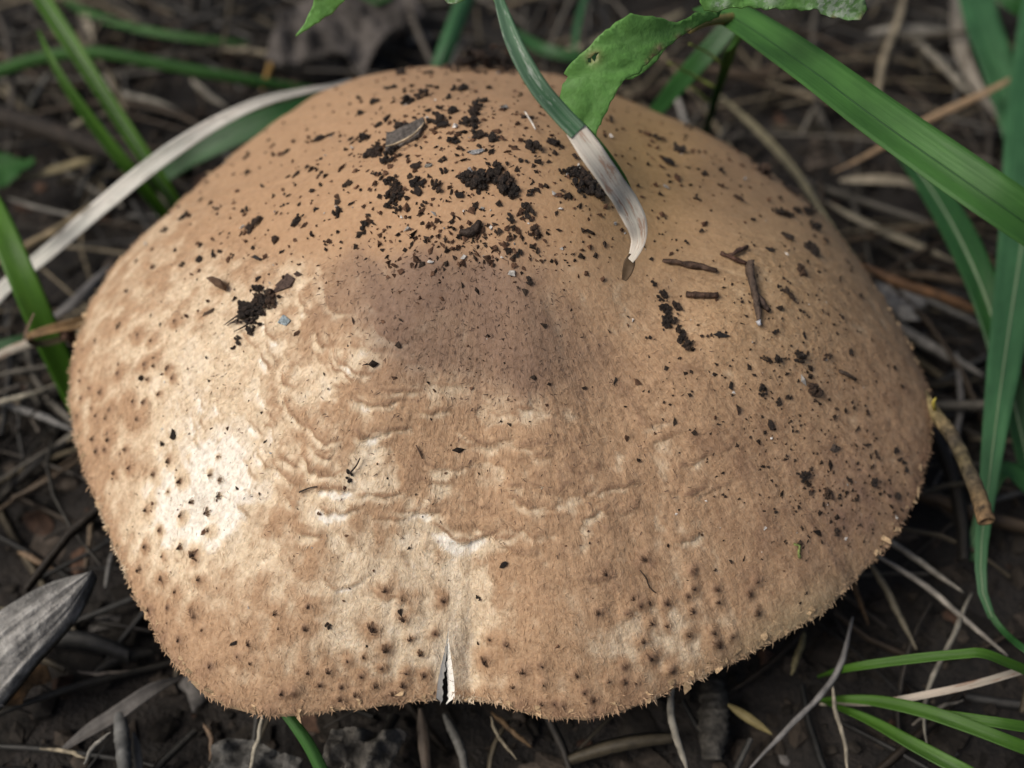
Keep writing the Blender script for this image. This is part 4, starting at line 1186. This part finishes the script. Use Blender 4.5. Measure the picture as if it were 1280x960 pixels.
sheet('lamina', [(872, -45), (874, 5), (880, 15), (896, 17), (908, 13), (925, 15), (960, 13), (985, 12), (1012, 14), (1022, 12), (1032, 18), (1042, 22), (1060, 26), (1076, 26), (1083, 14), (1078, 2), (1066, -10), (1040, -45)], lambda x, y: 8.8 - .010 * y - .0008 * (x - 880), M['leaf'],
      veins=[((878, -20), (1075, 20)), ((930, -8), (985, 10)), ((990, 3), (1040, -20)), ((900, -18), (900, 14))], tooth=2, parent=l2, white=[(1050, 8, 26), (1030, 2, 20), (960, -4, 14), (900, 8, 9)], dry=[(1078, 24, 6), (1042, 22, 4)], bulge=.06, relief=.08)
l3 = empty('leaf_tip', at(425, -10, 8.0)); tag(l3, 'pointed pale green leaf tip hanging above the curved dead blade end', 'leaf')
sheet('lamina', [(398, -35), (392, 2), (386, 18), (377, 34), (369, 45), (384, 38), (400, 30), (415, 16), (430, 4), (450, -20), (452, -35)], lambda x, y: 8.2 - .011 * y, M['leaf'], veins=[((425, -30), (370, 44)), ((408, 0), (392, 6)), ((405, 5), (415, 14))], tooth=1.2, parent=l3, bulge=.05)
l4 = empty('leaf_tip', at(580, -10, 8.2)); tag(l4, 'short ragged green leaf edge peeping in above the bluish-green stem', 'leaf')
sheet('lamina', [(535, -40), (550, -5), (560, 5), (572, 5), (592, -2), (612, -6), (618, 4), (624, 8), (628, -5), (640, -40)], lambda x, y: 8.4 - .01 * y, M['leaf'], veins=[((590, -30), (562, 4))], parent=l4, bulge=.04, white=[(565, 2, 8)])
l5 = empty('low_leaf', at(10, 210, 1.4)); tag(l5, 'small dark green toothed leaf low beside the dark brown stick', 'leaf')
sheet('lamina', [(-30, 190), (0, 192), (18, 196), (32, 200), (42, 196), (45, 204), (30, 214), (18, 226), (2, 236), (-20, 232), (-40, 215)], lambda x, y: 1.5 - .003 * (y - 210), M['leaf_dark'], veins=[((-20, 212), (40, 200)), ((5, 208), (8, 230))], parent=l5, bulge=.05, tooth=2)
l6 = empty('low_leaf', at(470, 5, 1.6)); tag(l6, 'dim green leaf beyond the crest near the pointed leaf tip', 'leaf')
sheet('lamina', [(440, -30), (450, -2), (470, 6), (490, 0), (500, -30)], lambda x, y: 1.8, M['leaf_dark'], veins=[((470, -30), (472, 4))], parent=l6, bulge=.05)

# hollow twig at the margin
ht = empty('hollow_twig', at(1165, 505, 3.0)); tag(ht, 'hollow brown twig with yellowish lichen sticking out from under the cap', 'twig')
LC = [(.05, .035, .02), (.16, .12, .055), (.24, .19, .085), (.16, .12, .06), (.035, .028, .02), (.10, .08, .04), (.05, .04, .025), (.13, .09, .045), (.16, .10, .05)]
tube('shaft', [at(1138, 468, 3.2), at(1168, 515, 3.2), at(1190, 545, 3.2), at(1205, 575, 3.2), at(1220, 610, 3.15), at(1233, 652, 3.1)], [.06, .08, .11, .105, .115, .125], 14, M['bark'], n=46, cols=LC, var=.35, hollow=True, rough=.035, parent=ht, seed=91)
tube('bud', [at(1168, 512, 3.3), at(1167, 503, 3.5), at(1170, 497, 3.6)], [.03, .035, .012], 6, coln=(.32, .27, .05), n=6, parent=ht, seed=92, mat=M['straw'])

# weathered wood splinter and dead leaves on the soil
ws = empty('wood_splinter', at(30, 790, 1.6)); tag(ws, 'grey weathered grooved wood splinter with a pointed end on the dark soil', 'wood')
def splinter():
    V, C = [], []
    n1, n2 = 70, 44
    A0, A1, A2 = at(-60, 870, 1.3), at(20, 795, 1.9), at(118, 716, 2.1)
    spine = catmull([A0, A1, A2], n1)
    for i in range(n1):
        t = i / (n1 - 1)
        w_ = (92 * (1 - t ** 3.2) + 2) * px2cm(spine[i]) * (1 + .06 * math.sin(t * 9))
        T = nrm(spine[min(i + 1, n1 - 1)] - spine[max(i - 1, 0)])
        side = nrm(np.cross(T, nrm(CAM - spine[i]) * .8 + np.array([0, 0, .6]))); nn = np.cross(side, T)
        for k in range(n2):
            u = k / (n2 - 1) * 2 - 1
            gr = .11 * fbm(np.array([u * 4.5 + .6 * math.sin(t * 4)]), np.array([t * 1.3]), 4.4, 3)[0] + .05 * fbm(np.array([u * 13.]), np.array([t * 2.2]), 8.4, 2)[0]
            h = .20 * math.sqrt(max(0, 1 - u * u)) + gr * (1 - t * .6)
            V.append(spine[i] + side * u * w_ * .5 + nn * h)
            g_ = .5 + .5 * np.clip(gr / .09, -1, 1)
            C.append(np.array((.30, .29, .27)) * (.30 + .95 * g_))
    V = np.array(V)
    lowv = V.copy(); lowv[:, 2] -= .14
    I_ = np.arange(n1 * n2).reshape(n1, n2)
    Fa = np.stack([I_[:-1, :-1], I_[:-1, 1:], I_[1:, 1:], I_[1:, :-1]], -1).reshape(-1, 4)
    k0 = n1 * n2
    Fx = Fa.tolist() + (Fa[:, ::-1] + k0).tolist()
    for ln in (I_[:, 0], I_[:, -1][::-1], I_[-1, :], I_[0, ::-1]):
        for a, b_ in zip(ln[:-1], ln[1:]): Fx.append((int(a), int(b_), int(b_) + k0, int(a) + k0))
    C = np.array(C)
    return np.vstack([V, lowv]), Fx, np.vstack([C, C * .5])
V, Fx, C = splinter()
link('shaft', mesh_from('shaft', V - np.array(ws.location) / S, Fx, {'col': C}), M['wood'], ws)
sheet_kw = dict(relief=.25, bulge=0)
dl = empty('dead_leaf', at(455, 940, 1.0)); tag(dl, 'grey curled dead leaf with a dark hollow lying in front of the cap', 'dead leaf')
sheet('lamina', [(395, 990), (405, 935), (418, 913), (440, 910), (470, 914), (500, 910), (508, 916), (492, 950), (480, 1000)], lambda x, y: 1.3 - .004 * abs(x - 455) - .004 * (y - 930), M['litter'], parent=dl, coln=(.085, .078, .068), dry=[(441, 938, 17), (475, 955, 9)], relief=.55, bulge=.12, veins=[((410, 985), (470, 912)), ((455, 990), (495, 915))])  # shade inside the hollow is painted as darkened spots
dl = empty('dead_leaf', at(310, 945, .8)); tag(dl, 'flat pale grey leaf scrap partly covered by soil near the thin straw', 'dead leaf')
sheet('lamina', [(262, 975), (266, 932), (285, 922), (320, 926), (345, 938), (378, 948), (372, 985)], lambda x, y: .95 - .002 * (y - 940), M['litter'], parent=dl, coln=(.10, .096, .088), dry=[(300, 945, 11), (335, 960, 14), (270, 950, 8)], relief=.4, bulge=.1, veins=[((265, 945), (375, 965))])
dl = empty('dead_leaf', at(430, 40, .8)); tag(dl, 'large crumpled grey-brown dead leaf lying beyond the cap under the leaf tip', 'dead leaf')
sheet('lamina', [(330, 70), (350, 20), (390, -10), (450, -20), (520, -10), (530, 15), (500, 35), (470, 60), (455, 85), (420, 70), (380, 72), (350, 85)], lambda x, y: 1.5 - .008 * (y - 30), M['litter'], parent=dl, coln=(.085, .075, .068), dry=[(400, 60, 22), (490, 20, 14), (440, 15, 10)], relief=.5, bulge=0)
dl = empty('dead_leaf', at(15, 870, .6)); tag(dl, 'rusty orange dead leaf scrap under the wood splinter', 'dead leaf')
sheet('lamina', [(20, 850), (40, 828), (60, 832), (62, 850), (40, 858), (28, 880), (0, 884), (-8, 870)], lambda x, y: .75, M['litter'], parent=dl, coln=(.17, .10, .045), **sheet_kw)
dl = empty('dead_leaf', at(1130, 430, .7)); tag(dl, 'pale whitish leaf scrap lying in the straw behind the cap margin', 'dead leaf')
sheet('lamina', [(1094, 350), (1120, 360), (1150, 366), (1160, 378), (1140, 392), (1150, 402), (1130, 400), (1105, 380)], lambda x, y: 1.0, M['litter'], parent=dl, coln=(.20, .19, .175), **sheet_kw)

# stubs, straws and stalks that can be told apart: (points with height, width px, colour, label)
GR, TN, OR, DK = (.17, .155, .13), (.19, .16, .11), (.12, .075, .038), (.075, .066, .055)
STR = [
 ([(330, 890, 1.6), (322, 925, 1.4), (308, 975, 1.0)], 6, (.30, .27, .21), 'thin pale straw standing in front of the cap by the green stalk'),
 ([(148, 885, .6), (152, 915, .7), (158, 990, .8)], 20, (.10, .10, .095), 'thicker grey stalk stub standing in the dark soil before the cap'),
 ([(166, 915, .5), (170, 945, .6), (174, 990, .6)], 13, (.10, .098, .09), 'slimmer grey stalk stub next to the thicker one'),
 ([(75, 940, .5), (110, 915, .6), (150, 890, .7), (190, 862, .8), (230, 845, .6)], 20, (.075, .068, .062), 'broad dull brown strip lying aslant behind the grey stalk stubs'),
 ([(50, 935, .8), (85, 940, .8), (110, 948, .9)], 6, TN, 'crooked tan rootlet beside the grey stalk stubs'),
 ([(105, 955, .9), (120, 930, 1.1), (138, 915, 1.3)], 6, (.16, .15, .13), 'short kinked grey rootlet above the grey stalk stubs'),
 ([(525, 885, .9), (530, 920, .8), (536, 985, .6)], 16, (.10, .075, .055), 'brown upright stalk just under the split margin'),
 ([(555, 890, .8), (570, 925, .7), (590, 985, .5)], 13, (.10, .095, .085), 'grey drooping leaf strip beside the brown upright stalk'),
 ([(613, 895, 1.0), (622, 918, .9), (645, 950, .8)], 5, TN, 'thin curved tan straw below the split'),
 ([(615, 890, .6), (640, 915, .7), (665, 935, .6)], 7, OR, 'orange-brown straw slanting below the split'),
 ([(842, 850, 1.6), (838, 885, 1.5), (845, 920, 1.3), (862, 970, .9)], 10, (.24, .22, .18), 'twisted pale dry blade hanging under the spotted margin'),
 ([(890, 855, .5), (893, 890, .5), (890, 950, .4)], 38, (.055, .05, .042), 'dull brown upright piece of bark below the spotted margin'),
 ([(910, 880, .8), (935, 897, .9), (965, 918, .8)], 12, (.16, .13, .055), 'yellowish speckled dry leaf strip near the tuft of green blades'),
 ([(1006, 790, .9), (998, 815, .9), (990, 845, .8)], 9, (.14, .12, .06), 'short olive dry stalk below the cap margin'),
 ([(1065, 770, 1.5), (1050, 830, 1.4), (1025, 870, 1.3), (985, 910, 1.1), (930, 968, .8)], 8, (.13, .125, .12), 'long grey stalk curving down past the tuft of green blades'),
 ([(1038, 850, 1.3), (1045, 890, 1.2), (1055, 930, 1.1), (1062, 975, 1.0)], 6, (.21, .185, .14), 'pale drooping straw beside the tuft of green blades'),
 ([(1090, 660, 1.2), (1140, 695, 1.2), (1205, 742, 1.0)], 8, (.22, .20, .165), 'upper of two pale parallel straws slanting below the hollow twig'),
 ([(1090, 690, 1.3), (1150, 728, 1.2), (1210, 778, 1.0), (1260, 820, .8)], 8, (.22, .20, .17), 'lower of two pale parallel straws slanting below the hollow twig'),
 ([(1085, 700, .9), (1110, 740, .9), (1145, 812, .7)], 9, (.15, .13, .09), 'olive-tan straw dropping from the cap margin across the pale straws'),
 ([(1215, 740, .9), (1195, 790, 1.1), (1165, 850, 1.1), (1155, 900, .9), (1160, 940, .8)], 7, (.20, .185, .15), 'bent pale straw passing under the green tuft'),
 ([(1140, 905, .7), (1175, 885, .8), (1205, 875, .7)], 5, (.18, .16, .13), 'short pale straw lying behind the green tuft'),
 ([(1060, 700, .6), (1072, 740, .5), (1085, 780, .4)], 6, OR, 'orange straw dipping down under the lower margin'),
 ([(1130, -20, 1.3), (1125, 20, 1.4), (1108, 65, 1.5), (1098, 110, 1.4), (1095, 160, 1.0)], 11, TN, 'upright tan stalk beyond the wide blade'),
 ([(1192, -20, 1.0), (1197, 40, 1.1), (1212, 90, 1.1), (1250, 155, .8)], 17, (.19, .17, .14), 'broad curved greyish dead blade behind the crossing tan straw'),
 ([(1300, 78, 2.6), (1230, 115, 2.3), (1160, 150, 2.0), (1090, 190, 1.6), (1040, 215, 1.2)], 10, (.27, .185, .11), 'long tan straw crossing in front of the bluish-green blade'),
 ([(1120, 38, .9), (1150, 55, 1.0), (1200, 105, .9), (1220, 125, .7)], 11, (.17, .155, .125), 'wide grey straw lying beneath the tan stalk'),
 ([(1085, 40, .9), (1150, 35, 1.1), (1210, 40, .8)], 16, (.15, .14, .12), 'pale grey dead blade lying level beyond the wide blade'),
 ([(900, 120, 1.2), (950, 165, 1.4), (990, 210, 1.6), (1010, 240, 1.7), (1040, 285, 1.8), (1080, 335, 1.7)], 10, (.13, .115, .07), 'brownish stalk running along behind the far shoulder of the cap'),
 ([(1075, 330, 1.9), (1120, 352, 1.9), (1180, 372, 1.8), (1245, 398, 1.6)], 14, (.10, .052, .024), 'rust-brown stem lying behind the cap towards the tall blade'),
 ([(1050, 225, 1.1), (1120, 225, 1.2), (1160, 240, 1.0)], 12, (.22, .19, .14), 'pale straw piece behind the cap under the wide blade'),
 ([(1030, 250, .9), (1100, 285, 1.0), (1200, 330, .8)], 11, (.16, .14, .10), 'dull straw lying parallel above the rust-brown stem'),
 ([(1100, 395, .9), (1150, 425, .9), (1230, 470, .7)], 14, (.15, .14, .125), 'grey dead blade lying below the rust-brown stem'),
 ([(1195, 440, .8), (1200, 500, .9), (1190, 560, .8), (1165, 610, .6)], 8, (.14, .13, .12), 'grey curled straw behind the hollow twig'),
 ([(1010, 60, .7), (1030, 110, .8), (1000, 170, .8)], 9, (.15, .135, .11), 'dim straw standing beside the leaf stalk'),
 ([(840, 100, .7), (855, 150, .8), (870, 190, .7)], 7, (.22, .21, .19), 'pale thin straw behind the short dark green blade'),
 ([(690, 68, .9), (740, 55, 1.1), (800, 30, .9)], 12, (.20, .175, .12), 'tan dead blade lying beyond the crest behind the toothed leaf'),
 ([(860, 10, .9), (830, 25, .8), (790, 40, .7)], 10, (.17, .15, .10), 'dry strip lying behind the mildewed leaf'),
 ([(0, 100, .8), (25, 130, .9), (38, 155, .8)], 9, (.20, .175, .12), 'tan straw under the round green stem'),
 ([(35, 135, 1.0), (60, 95, 1.0), (70, 85, .9)], 8, (.17, .16, .13), 'short grey straw slanting under the round green stem'),
 ([(95, 0, 1.0), (110, 30, 1.1), (118, 55, 1.0)], 10, (.24, .21, .155), 'pale straw standing beyond the longer bright blade'),
 ([(130, 95, 1.0), (150, 115, 1.0), (200, 128, 1.0), (225, 140, .8)], 8, (.21, .195, .16), 'kinked pale straw between the bright blades and the dead blade'),
 ([(80, 165, .9), (110, 150, 1.0), (150, 140, .8)], 9, (.22, .19, .13), 'tan straw lying under the shorter bright blade'),
 ([(20, 222, 1.2), (60, 212, 1.3), (110, 200, 1.3), (130, 202, 1.1)], 12, (.24, .20, .11), 'yellowish dead blade beside the small low leaf'),
 ([(-20, 340, 1.4), (40, 305, 1.5), (100, 270, 1.6), (170, 225, 1.3)], 12, (.20, .155, .09), 'brownish straw running just behind the pale dead blade'),
 ([(60, 400, 1.3), (100, 370, 1.5), (140, 330, 1.5)], 14, (.17, .16, .15), 'grey dead blade tucked against the cap flank'),
 ([(-20, 508, 1.3), (35, 493, 1.4), (80, 478, 1.3)], 7, (.26, .235, .18), 'thin pale straw below the yellowish dry stalk'),
 ([(0, 505, .8), (50, 520, .9), (95, 540, .8)], 10, (.17, .165, .155), 'grey straw tucked under the cap beneath the thin pale straw'),
 ([(10, 248, .8), (50, 260, .8), (110, 275, .7)], 6, (.16, .15, .13), 'thin grey straw behind the brownish straw'),
 ([(240, 100, .7), (262, 120, .8), (285, 135, .7)], 9, (.22, .20, .16), 'short pale straw crossing under the round green stem'),
 ([(280, 62, .8), (330, 66, .9), (375, 72, .7)], 9, (.17, .145, .10), 'tan straw lying beyond the end of the round green stem'),
 ([(435, 70, .8), (450, 90, .8), (458, 100, .7)], 7, (.22, .20, .18), 'short grey straw end just behind the cap crest'),
 ([(345, 40, 1.0), (340, 75, 1.0), (328, 115, .9)], 9, (.24, .145, .04), 'orange-yellow dry stalk behind the end of the round green stem'),
 ([(0, 760, .7), (28, 766, .8), (50, 772, .6)], 6, (.19, .165, .11), 'short tan straw beyond the wood splinter'),
 ([(22, 690, .6), (45, 700, .6), (70, 712, .5)], 9, (.15, .10, .06), 'brown straw lying in dark soil beyond the splinter'),
 ([(140, 690, .8), (135, 715, .7), (132, 735, .6)], 6, (.17, .165, .155), 'short grey straw tucked under the margin near the splinter'),
 ([(115, 640, .5), (112, 680, .5), (105, 715, .4)], 6, (.12, .09, .06), 'dim brown rootlet under the cap flank'),
 ([(98, 840, .6), (130, 842, .6), (165, 838, .5)], 5, (.12, .10, .08), 'thin brown rootlet lying before the cap lobe'),
 ([(255, 905, .5), (265, 925, .5), (262, 950, .4)], 7, (.12, .08, .05), 'reddish rootlet near the pale grey leaf scrap'),
]
for k, (pts, wpx, cc, lab) in enumerate(STR):
    P = np.array([at(*p) for p in pts])
    w_ = wpx * px2cm(P.mean(0))
    SEED[0] = 100 + k
    if wpx > 30:
        o = tube('bark_piece', P, [w_ * .35, w_ * .5, w_ * .5, w_ * .3], 12, M['bark'], cc, n=26, var=.6, rough=.10, seed=k)
    elif wpx > 9 and k % 3 != 1:
        o = ribbon('dry_grass_strip', P, [w_ * .3, w_ * .9, w_, w_ * .8, w_ * .15], M['straw'], .35 if k % 2 else -.5, 26, coln=cc, thick=.03, wav=.35)
    else:
        o = tube('dry_straw', P, [w_ * .2, w_ * .48, w_ * .5, w_ * .44, w_ * .12], 7, M['straw'], cc, n=22, var=.3, rough=.07, wob=.02, seed=k)
    tag(o, lab, 'straw')
blade([(355, 888, 1.9, 13), (372, 910, 1.8, 15), (390, 938, 1.6, 16), (415, 990, 1.2, 16)], M['green'], 'green stalk coming out from under the cap lobe in front', fold=-.5, n=20, thick=.06)
# tuft of green blades before the cap
G = 'tuft of green blades'
blade([(1022, 846, .6, 3), (1050, 838, 1.3, 8), (1080, 832, 1.7, 11), (1140, 824, 2.1, 12), (1200, 818, 2.3, 12), (1228, 817, 2.35, 13), (1262, 830, 2.1, 14), (1320, 855, 1.4, 14)], M['shadedgreen'], 'uppermost bright green blade of the tuft, bent at a joint', fold=.4)
blade([(1025, 880, .3, 3), (1100, 878, 1.2, 8), (1160, 868, 1.5, 9), (1220, 855, 1.6, 9), (1280, 838, 1.5, 9), (1340, 825, 1.0, 9)], M['straw_o'] if 'straw_o' in M else M['dryblade'], 'browned straw-like blade across the tuft of green blades', fold=.4)
blade([(1020, 876, .3, 3), (1045, 874, .9, 8), (1090, 876, 1.3, 15), (1150, 888, 1.7, 18), (1210, 908, 1.9, 17), (1280, 935, 1.9, 17), (1350, 960, 1.4, 15)], M['shadedgreen'], 'middle arching green blade of the tuft', fold=.35)
blade([(1150, 888, 1.4, 8), (1200, 896, 1.8, 12), (1250, 904, 2.0, 14), (1320, 915, 1.8, 14)], M['shadedgreen'], 'narrow green blade resting on the middle arching blade', fold=.3, n=26)
blade([(1025, 876, .3, 3), (1055, 887, .9, 8), (1090, 902, 1.2, 14), (1140, 930, 1.5, 18), (1200, 962, 1.7, 20), (1270, 1000, 1.6, 18)], M['shadedgreen'], 'lowest green blade of the tuft', fold=.35)

# ------------------------------------------------------------------ litter that nobody could count
def straw_mat(n_):
    V, Fx, C = [], [], []
    cnt = 0
    while cnt < n_:
        x, y = rng.uniform(-22, 22), rng.uniform(-12, 24)
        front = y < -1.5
        if front and rng.random() < .45: continue
        if x * x + (y - .3) ** 2 < 4.5 ** 2: continue
        cnt += 1
        a = rng.normal(.5 if x > 0 else -.4, .8) if rng.random() < .6 else rng.uniform(0, 6.28)
        L = rng.uniform(1.2, 6.0) * (.6 if front else 1)
        w_ = rng.uniform(.02, .085) * (1.6 if rng.random() < .12 else 1)
        z0 = gh(x, y) + rng.uniform(.05, .9 if not front else .5)
        d = np.array([math.cos(a), math.sin(a), rng.normal(0, .12)]); side = np.array([-d[1], d[0], rng.normal(0, .4)])
        bend = rng.normal(0, .25) * L; hump = rng.uniform(-.05, .12) * L
        shade = rng.uniform(.2, 1.0) ** 1.3 * (.45 if front else .85)  # straw kept dark, standing in for shade from surrounding vegetation
        c = np.array([(.15, .135, .11), (.19, .155, .10), (.085, .072, .058), (.12, .115, .105), (.085, .060, .038)][rng.integers(0, 5)]) * shade
        b0 = len(V)
        for k in range(6):
            t = k / 5 - .5
            p = np.array([x, y, z0]) + d * L * t + side * bend * (t * t - .25) + np.array([0, 0, hump * (1 - 4 * t * t)])
            p[2] = max(p[2], gh(p[0], p[1]) + .02)
            ww = w_ * (1 - .5 * abs(t))
            V += [p - side * ww, p + np.array([0, 0, ww * .9]), p + side * ww, p - np.array([0, 0, ww * .6])]
            C += [c, c * 1.1, c, c * .6]  # light and shade in the colour: upper edge lighter, underside darker
        for k in range(5):
            for q in range(4):
                a0, a1 = b0 + k * 4 + q, b0 + k * 4 + (q + 1) % 4
                Fx.append((a0, a1, a1 + 4, a0 + 4))
    return link('straw_litter', mesh_from('straw_litter', np.array(V), Fx, {'col': np.array(C)}), M['straw'])
tag(straw_mat(2100), 'mat of dim dry straw and rootlets covering the soil', 'litter', kind='stuff')

def soil_lumps(n_):
    V, Fx, C = [], [], []
    for k in range(n_):
        x, y = rng.uniform(-14, 14), rng.uniform(-10, 14)
        if x * x + (y - .3) ** 2 < 3.5 ** 2: continue
        s_ = .035 + rng.exponential(.055); s_ = min(s_, .24)
        v = ICO1[0] * (1 + .28 * rng.normal(0, 1, (len(ICO1[0]), 1))) * s_ * np.array([rng.uniform(.7, 1.6), rng.uniform(.7, 1.2), rng.uniform(.4, .9)])
        if rng.random() < .35: v = v * np.array([2.2, 1.5, .35]) + rng.normal(0, .02, (len(v), 3))
        a = rng.uniform(0, 6.28); v = v @ np.array([[math.cos(a), -math.sin(a), 0], [math.sin(a), math.cos(a), 0], [0, 0, 1]])
        b0 = len(V); V += list(v + [x, y, gh(x, y) + s_ * .3]); Fx += [tuple(b0 + q for q in f) for f in ICO1[1]]
        c = np.array([(.016, .013, .010), (.032, .025, .019), (.058, .046, .036), (.060, .034, .022), (.13, .12, .11)][min(4, int(rng.exponential(1.1)))]) * rng.uniform(.6, 1.4)
        C += [c] * len(v)
    return link('soil_lumps', mesh_from('soil_lumps', np.array(V), Fx, {'col': np.array(C)}, smooth=False), M['litter'])
tag(soil_lumps(7000), 'dark crumbly soil lumps and leaf mould on the ground', 'soil', kind='stuff')
